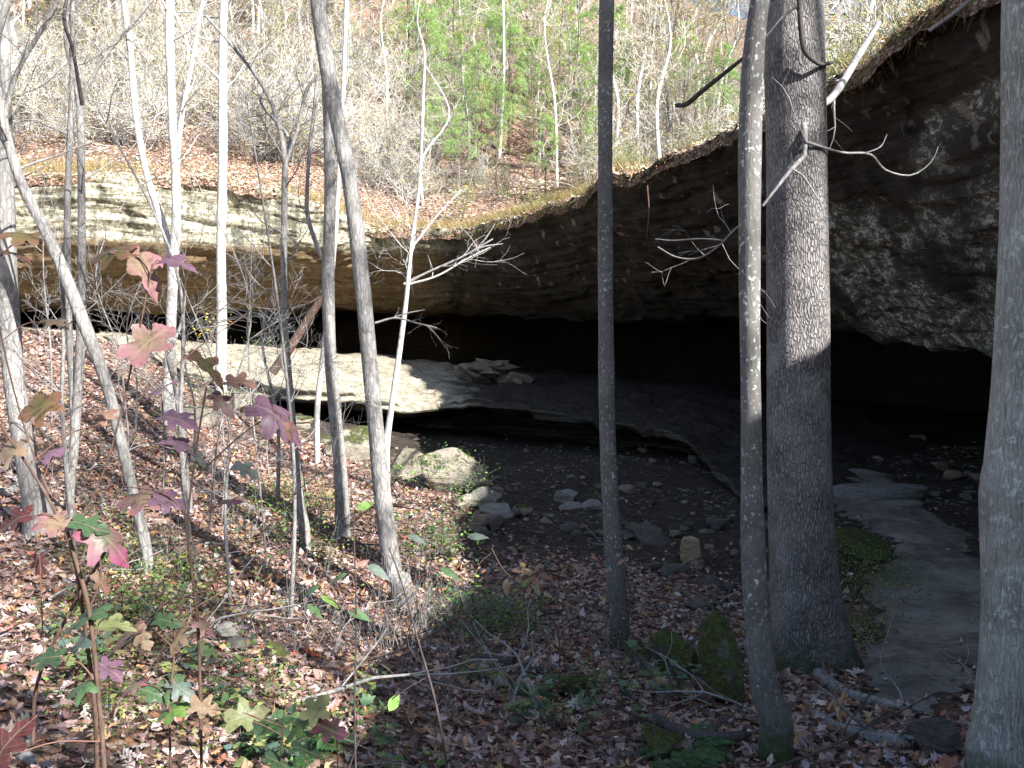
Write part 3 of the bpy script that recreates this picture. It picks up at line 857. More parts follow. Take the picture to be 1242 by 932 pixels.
def build_gravel():
    rng = np.random.RandomState(29); mb = MB(); n = 15000
    y = 8 + 14 * rng.uniform(0, 1, n) ** .8; x = y * rng.uniform(-.12, .62, n)
    keep = (litter_mask(x, y) < .7) & (path_dist(x, y) > -.3) & (fbm(xyz(x * 1.1, y * 1.1), 4, 97) + rng.uniform(-.3, .3, n) > -.05)
    x, y = x[keep], y[keep]; n = len(x); c = np.stack([x, y, gz(x, y) + .004], 1)
    base = np.array([[1, 0, 0], [0, 1, 0], [-1, 0, 0], [0, -1, 0], [.5, .4, .6], [-.5, -.3, .6]], float)
    V = base[None] * rng.uniform(.5, 1.3, (n, 6, 3)) * (.022 * rng.lognormal(0, .6, n))[:, None, None] * np.array([1, 1, .8]); a = rng.uniform(0, 6.3, n); ca, sa = np.cos(a)[:, None], np.sin(a)[:, None]
    V = np.stack([V[..., 0] * ca - V[..., 1] * sa, V[..., 0] * sa + V[..., 1] * ca, V[..., 2]], -1) + c[:, None]
    f = np.array([[0, 1, 4], [1, 2, 5], [1, 5, 4], [2, 3, 5], [3, 0, 4], [3, 4, 5]]); b = np.arange(n)[:, None, None] * 6
    mb.add(V.reshape(-1, 3), (b + f[None]).reshape(-1, 3), np.repeat(palette(rng, n, [(.08,.068,.057),(.14,.12,.10),(.055,.045,.037),(.18,.15,.12),(.10,.077,.058)]), 6, 0))
    m_ = NT('gravel_stone'); m_.fin(m_.attr(), .9, .2)
    tag(mb.build('gravel', m_.m, smooth=False), 'fine grey rock rubble strewn over the bare dirt under the overhang', 'gravel', kind='stuff')
build_gravel()

def tree_poly(name, label, mat, spec, sides=20, branches=(), crown=None, extra_top=6, wob=0.10, flare=1.08, seed=1, matc=None, group=None, nseg=60, forks=()):
    """spec: base-first list of (px, py, depth, width px)"""
    rng = np.random.RandomState(seed)
    pts = [np.append(P(a, b, d), w_ / 2 * d / F) for a, b, d, w_ in spec]
    base = pts[0][:3].copy()
    base[2] = float(gz(base[0], base[1]))
    # root flare below the soil
    low = pts[0].copy(); low[2] = base[2] - 0.25; low[3] *= flare * 1.25
    p0 = pts[0].copy(); p0[2] = base[2] + 0.02; p0[3] *= flare
    p1 = pts[0].copy() * .9 + pts[1] * .1; p1[2] = max(p1[2], p0[2] + .25)
    pts = [low, p0, p1] + pts[1:]
    top = pts[-1].copy(); dr = pts[-1] - pts[-2]; dr[:3] /= np.linalg.norm(dr[:3])
    if extra_top:
        for k in (1, 2, 3):
            q = top.copy(); q[:3] += (dr[:3] * .6 + np.array([0, 0, .4])) * extra_top * k / 3; q[3] = top[3] * (1 - .27 * k)
            q[:2] += rng.normal(0, .12, 2)
            pts.append(q)
    path = smooth_path(np.array(pts), nseg)
    t = thing(name, label, 'tree', base, group)
    mb = MB(); tube(mb, path[:, :3], np.maximum(path[:, 3], .004), sides, wob=wob, seed=seed)
    mb.build('trunk', mat, t)
    bm_ = MB(); cnt = 0
    for br in forks:      # big limbs as polylines with widths
        q = smooth_path(np.array([np.append(P(a, b, d), w_ / 2 * d / F) for a, b, d, w_ in br]), 24)
        fb = MB()
        tube(fb, q[:, :3], np.maximum(q[:, 3], .003), 7, wob=.08, seed=seed + 3)
        for _ in range(7):
            k = rng.randint(6, 23); v = q[min(k + 1, 23), :3] - q[k - 1, :3]; v /= np.linalg.norm(v)
            grow(fb, q[k, :3], v * .5 + rng.normal(0, .6, 3) + [0, 0, .3], rng.uniform(.4, 1.1), q[k, 3] * .35, 1, rng, 4, .1, .3, 3, minr=.0014)
        fb.build('limb', mat, t)
    n, z0, z1, Lb = crown if crown else (0, 0, 0, 0)
    zs = path[:, 2]
    for _ in range(n):
        k = rng.randint(int(len(path) * z0), int(len(path) * z1) - 1)
        an = rng.uniform(0, 2 * np.pi)
        grow(bm_, path[k, :3], [math.cos(an), math.sin(an), rng.uniform(.1, .8)], Lb * rng.uniform(.5, 1.2), max(path[k, 3] * .26, .003), 2, rng, 5, .12, .28, 4, minr=.0014)
        cnt += 1
    if cnt: bm_.build('branches', matc or mat, t)
    return t

# --- foreground and middle trees
tree_poly('tree', 'thickest tree, straight, with finely ridged grey bark and mossy foot beside the sandy path', M['bark_big'],
    [(982,812,6.6,100),(975,700,6.6,84),(969,560,6.6,76),(968,400,6.6,74),(966,200,6.6,72),(962,0,6.6,70)], sides=96, crown=(7,.62,.98,2.2), wob=.05, flare=1.3, seed=2, nseg=260)
tree_poly('tree', 'slim dark tree spotted with pale lichen, just left of the thickest trunk', M['bark_slim'],
    [(940,940,4.6,40),(930,850,4.6,36),(915,700,4.6,30),(911,500,4.6,25),(909,300,4.6,25),(912,100,4.6,27),(922,0,4.6,24)], sides=28, crown=(5,.6,.98,1.6), seed=3, nseg=120)
tree_poly('tree', 'pale grey lichen covered tree cut by the right edge of the picture', M['bark_right'],
    [(1218,1000,3.9,92),(1222,900,3.9,84),(1232,740,3.9,74),(1233,600,3.9,80),(1238,560,3.9,76),(1240,440,3.9,64),(1248,300,3.9,66),(1262,120,3.9,84),(1262,0,3.9,80)], sides=44, crown=(4,.7,.98,1.5), seed=4, nseg=140)
tree_poly('tree', 'straight slender tree standing alone before the dark cave mouth, mossy rocks at its foot', M['bark_slim'],
    [(752,790,7.8,24),(746,690,7.8,23),(738,560,7.8,20),(735,400,7.8,19),(734,200,7.8,17),(736,0,7.8,17)], sides=24, crown=(6,.6,.98,1.8), seed=5, nseg=120)
tree_poly('tree', 'tall grey tree leaning left as it rises, lit above and shaded below', M['bark_grey'],
    [(488,770,8.6,27),(478,700,8.7,23),(464,600,8.8,21),(452,480,8.9,20),(440,350,9,19),(424,220,9,19),(400,100,9,18),(385,0,9,17)], sides=20, crown=(6,.55,.98,1.9), seed=6, nseg=120)
tree_poly('tree', 'crooked grey tree close left of the leaning one, forked above the slab', M['bark_grey'],
    [(416,650,11,18),(412,560,11,16),(402,450,11,15),(398,350,11,15),(400,240,11,13),(398,140,11,12),(392,0,11,10)], sides=14, crown=(8,.5,.98,2.0), seed=7, forks=[[(401,330,11,7),(385,300,11,6),(372,250,11,5),(385,90,11,4)]])
tree_poly('tree', 'thin crooked sapling with a forked top standing on the sunlit leaf slope', M['bark_grey'],
    [(370,672,10,14),(362,600,10,11),(352,480,10,9),(345,380,10,8),(346,200,10,7)], sides=10, extra_top=1.0, crown=(4,.4,.95,1.3), seed=8,
    forks=[[(346,200,10,7),(340,160,10,6),(322,110,10,5),(285,60,10,4),(250,20,10,3)],[(346,200,10,5),(360,160,10,4),(372,110,10,4),(385,90,10,3)]])
tree_poly('tree', 'thin sapling rising right from behind the ledge boulders with long bare twigs', M['bark_pale'],
    [(468,545,14,10),(474,500,14,8),(484,430,14,7),(492,370,14,6),(500,290,14,5),(508,230,14,4),(514,100,14,4)], sides=8, extra_top=1.5, crown=(12,.35,.95,1.6), seed=9,
    forks=[[(496,345,14,3),(530,335,14,2.5),(565,315,14,2),(595,300,14,1.4)],[(500,300,14,3),(530,262,14,2.5),(560,230,14,2)]])
tree_poly('tree', 'straight bright sunlit tree at the back edge of the slab', M['bark_pale'],
    [(268,450,17.5,13),(269,380,17.5,12),(268,300,17.5,11),(270,200,17.5,11),(270,100,17.5,10),(272,0,17.5,9)], sides=12, crown=(12,.45,.98,2.6), seed=10)
tree_poly('tree', 'bright white barked tree growing from the left end of the slab', M['bark_pale'],
    [(204,590,15,13),(205,450,15,12),(210,330,15,12),(214,250,15,11),(208,120,15,10),(206,0,15,10)], sides=12, crown=(12,.45,.98,2.4), seed=11,
    forks=[[(212,270,15,7),(218,160,15,6),(232,80,15,5),(246,0,15,4)]])
tree_poly('tree', 'bright thin tree leaning left, rising from the same spot as the white barked tree', M['bark_pale'],
    [(214,600,15.3,9),(208,400,15.3,9),(205,300,15.3,9),(180,220,15.3,8),(166,150,15.3,8),(158,60,15.3,7),(150,0,15.3,6)], sides=10, crown=(10,.45,.98,2.0), seed=12)
tree_poly('tree', 'grey upright trunk at the left edge of the picture', M['bark_grey'],
    [(48,655,7.8,34),(40,600,7.8,27),(22,500,7.8,25),(12,400,7.8,23),(8,280,7.8,20),(4,150,7.8,19),(2,0,7.8,17)], sides=20, crown=(6,.55,.98,1.9), seed=13)
tree_poly('tree', 'slender grey tree leaning strongly to the left across the leaf slope', M['bark_grey'],
    [(180,700,7.2,14),(162,600,7.2,13),(130,470,7.2,14),(95,375,7.2,15),(60,290,7.2,13),(25,220,7.2,12),(5,150,7.2,10),(-5,60,7.2,9)], sides=14, extra_top=2, crown=(5,.5,.98,1.5), seed=14,
    forks=[[(5,145,7.2,6),(20,90,7.2,6),(60,20,7.2,5),(80,-20,7.2,4)]])
tree_poly('tree', 'double stemmed grey sapling left of the slab with a wide Y shaped fork', M['bark_grey'],
    [(86,640,8.6,10),(90,540,8.6,11),(98,400,8.6,11),(99,250,8.6,9),(97,130,8.6,8)], sides=12, extra_top=0, crown=(3,.3,.9,1.2), seed=15,
    forks=[[(97,130,8.6,8),(92,100,8.6,6),(80,50,8.6,5),(84,0,8.6,5),(86,-60,8.6,4)],[(97,135,8.6,7),(104,110,8.6,5),(130,65,8.6,4.5),(160,30,8.6,4),(185,0,8.6,3)],[(90,520,8.6,8),(84,400,8.6,8),(82,250,8.6,8),(88,100,8.6,7),(88,-30,8.6,6)]])
tree_poly('tree', 'thin pale sapling standing on the slab edge beside the crooked grey tree', M['bark_pale'],
    [(384,505,15,7),(392,430,15,7),(402,340,15,6),(412,200,15,6),(420,0,15,5)], sides=8, crown=(9,.4,.95,1.6), seed=16)
tree_poly('tree', 'short broken pale sapling in the sunlit leaves below the slab', M['bark_grey'],
    [(228,655,10.2,12),(226,600,10.2,11),(222,540,10.2,9),(214,470,10.2,8)], sides=10, extra_top=1.2, crown=(3,.5,.95,.9), seed=17)

# broken leaning log on the slab
def log_thing(name, label, mat, spec, cat='branch', sides=12, twigs=0, seed=1, wob=.15):
    pts = smooth_path(np.array([np.append(P(a, b, d), w_ / 2 * d / F) for a, b, d, w_ in spec]), 40)
    mb = MB(); tube(mb, pts[:, :3], pts[:, 3], sides, wob=wob, seed=seed)
    rng = np.random.RandomState(seed)
    for _ in range(twigs):
        k = rng.randint(5, 38); grow(mb, pts[k, :3], rng.normal(0, 1, 3) + [0, 0, .5], rng.uniform(.2, .7), pts[k, 3] * .5, 1, rng, 4, .1, .3, 2)
    ob = mb.build(name, mat); settle(ob)
    return tag(ob, label, cat)
log_thing('leaning_log', 'brown dead log propped against the crooked tree above the slab', M['stem'], [(330,452,18,12),(350,425,18,11),(375,385,17.9,10),(392,360,17.8,8)], 'log', seed=3)

# ------------------------------------------------------------------ rocks
def rock(name, label, mat, px, py, d, w_, h_, dep=0.8, seed=1, flat=False, rot=0.0, sink=0.15, cuts=9, group=None, on=None, tilt=0.0, strata=False, wedge=0.0, sub=4):
    """px, py: picture position of the middle of its foot; w_, h_ in picture pixels"""
    rng = np.random.RandomState(seed)
    W = w_ * d / F; H = h_ * d / F
    bmx = bmesh.new(); bmesh.ops.create_icosphere(bmx, subdivisions=sub, radius=1.0)
    V = np.array([v.co[:] for v in bmx.verts]); Fc = np.array([[v.index for v in f.verts] for f in bmx.faces]); bmx.free()
    cuts = int(cuts * 1.8)
    for _ in range(cuts):
        nn = rng.normal(0, 1, 3); nn /= np.linalg.norm(nn); k = rng.uniform(.38, .72)
        q = V @ nn; V = V - np.maximum(q - k, 0)[:, None] * nn * .95
    if flat: V[:, 2] = np.sign(V[:, 2]) * np.minimum(np.abs(V[:, 2]), .45) / .45
    V = V * (1 + .10 * fbm(V * 1.6 + seed, 4, seed))[:, None] + .035 * fbm(V * 6 + seed, 3, seed + 5)[:, None] * V
    lay = np.tanh(4 * vnoise(np.stack([V[:, 0] * .7, V[:, 1] * .7, V[:, 2] * (5 if flat else 8)], 1), seed))[:, None]
    V[:, :2] += (.05 if not strata else .22) * lay * V[:, :2]
    if strata: V += .16 * fbm(V * np.array([3, 3, 5]) + seed, 5, 7)[:, None] * V; V[:, 2] = np.maximum(V[:, 2], -.35)
    ext = V.max(0) - V.min(0); V = (V - V.min(0)) / ext - .5
    V = V * np.array([W, W * dep, H * (1 + sink)])
    if wedge: zn = V[:, 2] / (H * (1 + sink)) + .5; V[:, 0] = V[:, 0] * (1.05 - wedge * zn) - W * .28 * wedge * zn; V[:, 2] += -.25 * V[:, 0] * wedge
    c, s_ = math.cos(tilt), math.sin(tilt); V[:, [0, 2]] = V[:, [0, 2]] @ np.array([[c, s_], [-s_, c]])
    c, s_ = math.cos(rot), math.sin(rot); V[:, [0, 1]] = V[:, [0, 1]] @ np.array([[c, s_], [-s_, c]])
    p = P(px, py, d)
    z = float(gz(p[0], p[1])) if on is None else on(p[0], p[1])
    V += np.array([p[0], p[1] + W * dep * .3, z + H * (1 + sink) / 2 - H * sink])
    mb = MB(); mb.add(V, Fc)
    ob = mb.build(name, mat, smooth=(sub < 4)); settle(ob)
    return tag(ob, label, 'rock', group)

shz = lambda x, y: float(shelf_z(x, y))
def boulder_heap():
    rng = np.random.RandomState(63); mb = MB(); c = P(590, 462, 26.2); z0 = shz(c[0], c[1])
    for k in range(15):
        bmx = bmesh.new(); bmesh.ops.create_icosphere(bmx, subdivisions=4, radius=1.0)
        V = np.array([v.co[:] for v in bmx.verts]); Fc = np.array([[v.index for v in f.verts] for f in bmx.faces]); bmx.free()
        for _ in range(16):
            nn = rng.normal(0, 1, 3); nn /= np.linalg.norm(nn); q = V @ nn; V = V - np.maximum(q - rng.uniform(.35, .7), 0)[:, None] * nn
        V = V * (1 + .12 * fbm(V * 2 + k, 4, k))[:, None]
        row = k // 5; fx = rng.uniform(-1, 1) * (1.05 - .28 * row)
        V = V * np.array([rng.uniform(.5, .85), .55, rng.uniform(.22, .34)]); a = rng.normal(-.18, .16); ca, sa = math.cos(a), math.sin(a)
        V[:, [0, 2]] = V[:, [0, 2]] @ np.array([[ca, sa], [-sa, ca]])
        V += c * [1, 1, 0] + np.array([fx, rng.uniform(-.2, .3), z0 + .08 + .26 * row - (.18 * abs(fx) if fx > 0 else .34 * abs(fx)) * (row > 0)])
        mb.add(V, Fc)
    ob = mb.build('boulder', M['rock_cave'], smooth=False); settle(ob)
    return tag(ob, 'broken layered brown boulder heap alone on the dark upper cave floor', 'rock')
boulder_heap()
rock('rock', 'upright thin tan stone standing on the dark dirt of the basin', M['rock_tan'], 838, 675, 10.6, 27, 36, .45, 5, tilt=.2)
rock('mossy_rock', 'tall pointed rock fully covered in dark green moss', M['rock_moss'], 886, 836, 5.7, 78, 104, .9, 8, cuts=8, sub=5, wedge=.6)
rock('mossy_rock', 'rounded mossy rock between the slender tree and the tall pointed mossy rock', M['rock_moss'], 826, 800, 6.6, 66, 54, .9, 9, sub=5, wedge=.25)
rock('mossy_rock', 'small mossy stump like rock touching the foot of the slender tree', M['rock_moss'], 776, 796, 7.2, 36, 30, .9, 10)
rock('mossy_rock', 'low mossy rock half buried in leaves beside the green seedlings', M['rock_moss'], 690, 832, 6.1, 50, 26, .9, 12)
rock('mossy_rock', 'mossy rock next to the dark curved branch at the bottom', M['rock_moss'], 812, 925, 4.6, 60, 34, .9, 13)
rock('rock', 'dark wet rock at the foot of the pale right hand tree', M['rock_dark'], 1143, 934, 4.6, 66, 36, .8, 14)
rock('rock', 'round half mossy rock in the leaves at the lower left', M['rock_half'], 333, 800, 5.7, 34, 26, .9, 15)
rock('rock', 'pale grey rock in the leaves just left of the round half mossy one', M['rock_grey'], 277, 772, 6.0, 26, 26, .8, 16)
rock('rock', 'dark overhung rock between two pale rocks in the leaves', M['rock_dark'], 288, 798, 5.8, 40, 16, .8, 17)
rock('rock', 'grey green rock in the sunlit patch below the leaning tree', M['rock_half'], 585, 755, 8.4, 24, 28, .8, 18)
rock('rock', 'squarish rock touching the grey green rock in the sunlit patch', M['rock_half'], 603, 750, 8.6, 22, 22, .8, 19)
for k, (px, py, d, w_, h_, lab) in enumerate([
    (430, 576, 16.2, 78, 40, 'broad lit boulder under the slab, behind the leaning grey tree'),
    (498, 572, 15.4, 62, 38, 'pale boulder at the foot of the thin pale sapling'),
    (552, 590, 14.4, 92, 58, 'largest half shaded boulder draped with green vine below the slab'),
    (586, 612, 13.4, 46, 28, 'boulder in front of the vine draped one at the edge of the shade'),
    (632, 612, 13.4, 30, 15, 'small bright stone at the very edge of the shade'),
    (602, 628, 12.8, 44, 16, 'flat rubble stone below the bright stone'),
    (560, 616, 13.2, 34, 20, 'brown rubble stone below the largest boulder')]):
    rock('ledge_boulder', lab, M['rock_half'] if k % 2 == 0 or k < 3 else M['rock_grey'], px, py, d, w_, h_, .8, 30 + k, cuts=12)
for k, (px, py, d, w_, h_, lab) in enumerate([
    (270, 528, 17.5, 110, 22, 'grey green ledge stone with the dark gap over it, under the slab'),
    (230, 560, 15.6, 84, 20, 'lower lit ledge stone left of the thin leafy stems'),
    (420, 540, 17.4, 110, 14, 'long lichen covered ledge stone in the shadow under the slab'),
    (345, 520, 17.8, 70, 12, 'thin ledge stone wedged below the slab edge')]):
    rock('ledge_stone', lab, M['rock_half'], px, py, d, w_, h_, .5, 40 + k, flat=True, sink=.6)
for k, (px, py, d, w_, h_, lab) in enumerate([
    (687, 603, 14.6, 32, 15, 'grey slab tilted up on the dark dirt, left of the slender tree'),
    (690, 614, 14.0, 34, 6, 'flat pale slab lying in front of the tilted grey slab'),
    (720, 611, 14.0, 44, 9, 'wide flat slab half hidden by the slender tree'),
    (782, 583, 16, 14, 7, 'small pale stone far back on the dirt floor'),
    (786, 655, 11.6, 64, 16, 'low flat rock right of the slender tree'),
    (818, 690, 10.2, 40, 10, 'flat stone below the upright tan stone'),
    (795, 682, 10.4, 22, 9, 'small grey stone left below the upright tan stone'),
    (870, 700, 9.6, 34, 12, 'stone left of the spotted slim tree'),
    (850, 722, 9.0, 46, 10, 'wide dark stone near the dry twigs'),
    (735, 640, 12.4, 20, 8, 'small stone touching the slender tree from behind'),
    (868, 742, 8.4, 26, 8, 'flat stone above the mossy rocks')]):
    rock('flat_stone', lab, M['rock_grey'] if k < 3 else M['rock_dark'], px, py, d, w_, h_, .8, 50 + k, flat=True, sink=.5, rot=k * .7, tilt=.12 if k == 0 else .03)
for k, (px, py, d, w_, h_, lab) in enumerate([
    (1060, 607, 14.8, 150, 16, 'broad pale ledge stone across the head of the path'),
    (1090, 622, 13.8, 70, 8, 'thin ledge stone at the right of the broad pale one'),
    (1035, 590, 17.0, 80, 8, 'dim ledge stone behind the broad pale one')]):
    rock('path_ledge', lab, M['rock_grey'], px, py, d, w_, h_, .35, 70 + k, flat=True, sink=.7, cuts=5)
rock('bank_rock', 'mossy bank rock on the left side of the path with small ferny plants', M['rock_moss'], 1045, 690, 10.4, 84, 30, 1.0, 77, cuts=6, sub=5)
# loose rubble on the dirt floor and inside the cave: one group
rng = np.random.RandomState(77)
protos = []
for k in range(5):
    o = rock('loose_stone', 'small grey loose stone lying on the bare dirt under the overhang', [M['rock_dark'], M['rock_cave'], M['rock_dark']][k % 3], 700 + 30 * k, 640, 12, 16, 7, .8, 90 + k, flat=(k % 2 == 0), group='loose stones on the dirt floor', sub=3)
    o['_k'] = 0; protos.append(o)
n_st = 0
while n_st < 270:
    y = rng.uniform(9.0, 25); x = rng.uniform(-.5, 12)
    if not (-0.05 < x / y < .62) or path_dist(x, y) < .1 or (y > 17 and x < 2.5): continue
    if litter_mask(x, y) > .6: continue
    z = float(gz(x, y))
    if x < 5 and y > 13.5: 
        if rng.uniform() < .5: continue
    c = protos[rng.randint(5)].copy(); C.objects.link(c)
    c.location = (x, y, z - .02); s_ = rng.lognormal(-.3, .6); c.scale = (s_, s_, s_ * .9); c.rotation_euler = (0, 0, rng.uniform(0, 6.3)); n_st += 1
for o in protos:
    del o['_k']

# ------------------------------------------------------------------ fallen branches, roots, twigs
def ground_log(name, label, mat, spec, lift=0.0, **kw):
    """spec: plan positions measured in the picture; each point laid on the soil"""
    out = []
    for px, py, d, w_ in spec:
        p = P(px, py, d); r = w_ / 2 * d / F
        out.append((p[0], p[1], max(float(gz(p[0], p[1])) + r * .5, p[2]) if lift else float(gz(p[0], p[1])) + r * .45 + kw.get('raise_', 0), r))
    pts = smooth_path(np.array(out), 40)
    mb = MB(); tube(mb, pts[:, :3], pts[:, 3] * np.concatenate([np.linspace(.5, 1, 4), np.ones(32), np.linspace(1, .3, 4)]), 10, wob=.25, seed=kw.get('seed', 1))
    rng = np.random.RandomState(kw.get('seed', 1))
    for _ in range(kw.get('twigs', 0)):
        k = rng.randint(5, 38); grow(mb, pts[k, :3], rng.normal(0, 1, 3) * [1, 1, .4] + [0, 0, .35], rng.uniform(.15, .5), pts[k, 3] * .5, 1, rng, 4, .05, .3, 2)
    ob = mb.build(name, mat); settle(ob)
    return tag(ob, label, kw.get('cat', 'branch'))
ground_log('tree_root', 'long grey root snaking through leaves right of the thickest tree', M['bark_grey'], [(985,800,6.4,16),(1030,835,5.7,15),(1080,850,5.5,10),(1120,862,5.4,6)], cat='root', seed=2)
ground_log('fallen_branch', 'grey broken branch lying in the leaves near the bottom right', M['bark_grey'], [(988,855,5.3,14),(1020,875,5.05,16),(1055,890,4.9,20),(1090,905,4.8,16),(1110,915,4.75,8)], seed=3, twigs=3)
ground_log('fallen_branch', 'dark curved branch on the leaves left of the slim spotted tree', M['twig_dark'], [(798,878,5.1,12),(815,905,4.9,14),(850,915,4.8,15),(890,908,4.8,14),(912,895,4.85,11)], raise_=.05, seed=4, twigs=2)
ground_log('fallen_branch', 'short bluish grey stick standing out of the leaves below the mossy rocks', M['twig'], [(818,882,5.1,7),(832,855,5.3,8),(848,832,5.6,7)], seed=5)
ground_log('fallen_branch', 'long dark fallen branch below the sunlit patch', M['twig_dark'], [(545,806,6.9,8),(590,802,6.9,14),(640,806,6.8,10),(700,838,6.2,6)], seed=6, twigs=6)
ground_log('fallen_branch', 'pale fallen branch across the sunlit leaves', M['twig'], [(430,792,7.2,6),(500,804,7.0,7),(560,806,6.9,6),(590,830,6.5,4)], seed=7, twigs=3)
ground_log('fallen_branch', 'short dead log end beside the long dark branch', M['bark_grey'], [(570,808,6.7,16),(595,830,6.4,20),(610,848,6.2,16)], seed=8)
ground_log('fallen_branch', 'pale stick lying in the leaves below the lone sapling', M['twig'], [(255,580,11.6,7),(290,595,11.2,9),(330,603,11,6)], seed=9)
ground_log('fallen_branch', 'grey branch near the trunk at the left edge', M['twig'], [(-10,612,8.9,9),(10,602,9,10),(20,590,9.3,8)], seed=10)
ground_log('fallen_branch', 'pale bare stick at the bottom left corner', M['twig'], [(-20,830,3.6,16),(15,862,3.6,16),(40,905,3.5,14)], seed=11)

# twigs scattered on the floor
rng = np.random.RandomState(12)
tp = []
for k in range(4):
    mb = MB(); grow(mb, (0, 0, .02), (1, .1, .05), .75, .009, 1, rng, 5, 0.0, .2, 3, minr=.003)
    o = mb.build('fallen_twig', [M['twig'], M['twig_dark'], M['stem'], M['twig']][k]); tag(o, 'thin bare twig lying on the fallen leaves', 'twig', 'twigs lying on the leaf litter'); tp.append(o)
used = set()
for k in range(110):
    d = rng.uniform(3.6, 13); x = d * rng.uniform(-.62, .6)
    if litter_mask(x, d) < .4: continue
    j = rng.randint(4); o = tp[j] if j not in used else tp[j].copy()
    if j in used: C.objects.link(o)
    used.add(j)
    o.location = (x, d, float(gz(x, d)) + .01); o.rotation_euler = (rng.uniform(-.2, .2), rng.uniform(-.25, .1), rng.uniform(0, 6.3)); s_ = rng.uniform(.6, 1.8); o.scale = (s_, s_, s_)

# ------------------------------------------------------------------ hanging and overhead branches
def branch_thing(name, label, mat, spec, cat='branch', subs=(), seed=1, kids=0, sides=8):
    rng = np.random.RandomState(seed); mb = MB()
    q = smooth_path(np.array([np.append(P(a, b, d), w_ / 2 * d / F) for a, b, d, w_ in spec]), 44)
    tube(mb, q[:, :3], q[:, 3], sides, wob=.12, seed=seed)
    for sp in subs:
        r = smooth_path(np.array([np.append(P(a, b, d), w_ / 2 * d / F) for a, b, d, w_ in sp]), 26)
        tube(mb, r[:, :3], r[:, 3], 6, wob=.1, seed=seed)
    for _ in range(kids):
        k = rng.randint(12, 42); v = q[min(k + 1, 43), :3] - q[k - 1, :3]; v /= np.linalg.norm(v) + 1e-9
        grow(mb, q[k, :3], v + rng.normal(0, .6, 3), rng.uniform(.2, .6), q[k, 3] * .4, 1, rng, 4, .05, .3, 3, minr=.0013)
    ob = mb.build(name, mat); settle(ob)
    return tag(ob, label, cat)
branch_thing('hanging_branch', 'pale dead branch hanging from the brow of the bluff across the thickest tree', M['twig'],
    [(1066,28,10.2,6),(1040,70,9.5,9),(1012,115,8.2,9),(985,136,7,7),(975,150,6.4,7),(976,188,6.3,6),(960,205,6.2,5),(925,250,6.2,3)],
    subs=[[(1030,85,9.2,6),(1018,110,8.4,6),(1004,120,7.9,5)],[(976,172,6.3,4),(1020,185,6.5,3),(1056,188,6.8,3),(1075,207,7,2.4),(1105,213,7,2.2),(1130,196,7,1.6),(1138,178,7,1)],[(1050,186,6.7,2),(1068,178,6.7,1.6),(1076,163,6.7,1)],[(960,205,6.2,3),(975,215,6.2,2),(1000,262,6.2,1.4),(985,268,6.2,1)]], seed=21, kids=5)
branch_thing('hanging_branch', 'dark vine like branch hooked in front of the thickest tree near the top', M['twig_dark'],
    [(968,-20,6.3,5),(971,30,6.3,6),(976,62,6.3,6),(992,77,6.3,5),(1010,76,6.6,4)], subs=[[(971,5,6.3,3),(950,20,6.3,3),(925,48,6.2,2.5),(905,60,6.2,2)]], seed=22)
branch_thing('dead_branch', 'dark broken branch sticking out left of the slim spotted tree', M['twig_dark'],
    [(905,68,4.7,4),(880,88,4.8,5),(850,112,4.9,6),(832,127,4.95,6),(820,128,5,5)], seed=23)
branch_thing('dead_branch', 'thin arching bare branch left of the slim spotted tree at the cave brow', M['twig'],
    [(905,268,4.7,3),(890,280,5,3),(870,300,5.2,2.6),(845,314,5.4,2.4),(820,312,5.5,2),(798,300,5.6,1.5)], subs=[[(880,292,5.1,2),(850,290,5.3,1.8),(815,292,5.5,1.6),(795,290,5.6,1)]], seed=24, kids=5)
branch_thing('dead_branch', 'pale straight stick jutting over the brow near the right hand tree', M['twig'], [(1182,-4,9.5,5),(1158,16,9.7,5),(1127,38,9.9,4)], seed=25)
branch_thing('dead_branch', 'dark diagonal branch over the left trees at the top', M['twig_dark'], [(100,128,7.6,5),(88,60,7.4,4),(78,25,7.3,4),(85,-20,7.3,3)], seed=26, kids=3)
branch_thing('bare_twigs', 'fine pale twigs reaching over the brown ceiling right of the pale sapling', M['twig'],
    [(490,345,14,4),(520,330,14,3),(560,312,14,2.6),(598,290,14,2)], subs=[[(560,312,14,2),(585,300,14,2),(610,296,14,1.4)],[(575,305,14,2),(590,288,14,1.6),(600,272,14,1)]], seed=27, kids=6)
branch_thing('dead_branch', 'fan of fine pale twigs against the dark gap left of the crooked tree', M['twig'],
    [(352,395,12,3),(330,386,12,3),(300,384,12,2.4),(262,392,12,1.6)], subs=[[(330,386,12,2.4),(300,378,12,2),(270,375,12,1.6),(235,390,12,1)],[(300,384,12,2),(275,394,12,1.6),(240,398,12,1)]], seed=28, kids=7)
branch_thing('dead_branch', 'fan of fine pale twigs against the black cave right of the leaning tree', M['twig'],
    [(455,392,12,3),(480,386,12,2.6),(505,392,12,2),(530,398,12,1.4)], subs=[[(470,388,12,2),(495,380,12,2),(515,376,12,1)]], seed=29, kids=7)
for k, (px, y0, y1, d, lab) in enumerate([(785,225,290,17,'thin rootlet hanging straight down the cliff right of the slender tree'),(577,290,325,24,'crooked rootlet hanging below the brow left of the slender tree')]):
    branch_thing('hanging_root', lab, M['stem'], [(px,y0,d,2),(px+2,(y0+y1)/2,d,1.6),(px-1,y1,d,1)], 'root', seed=30+k)

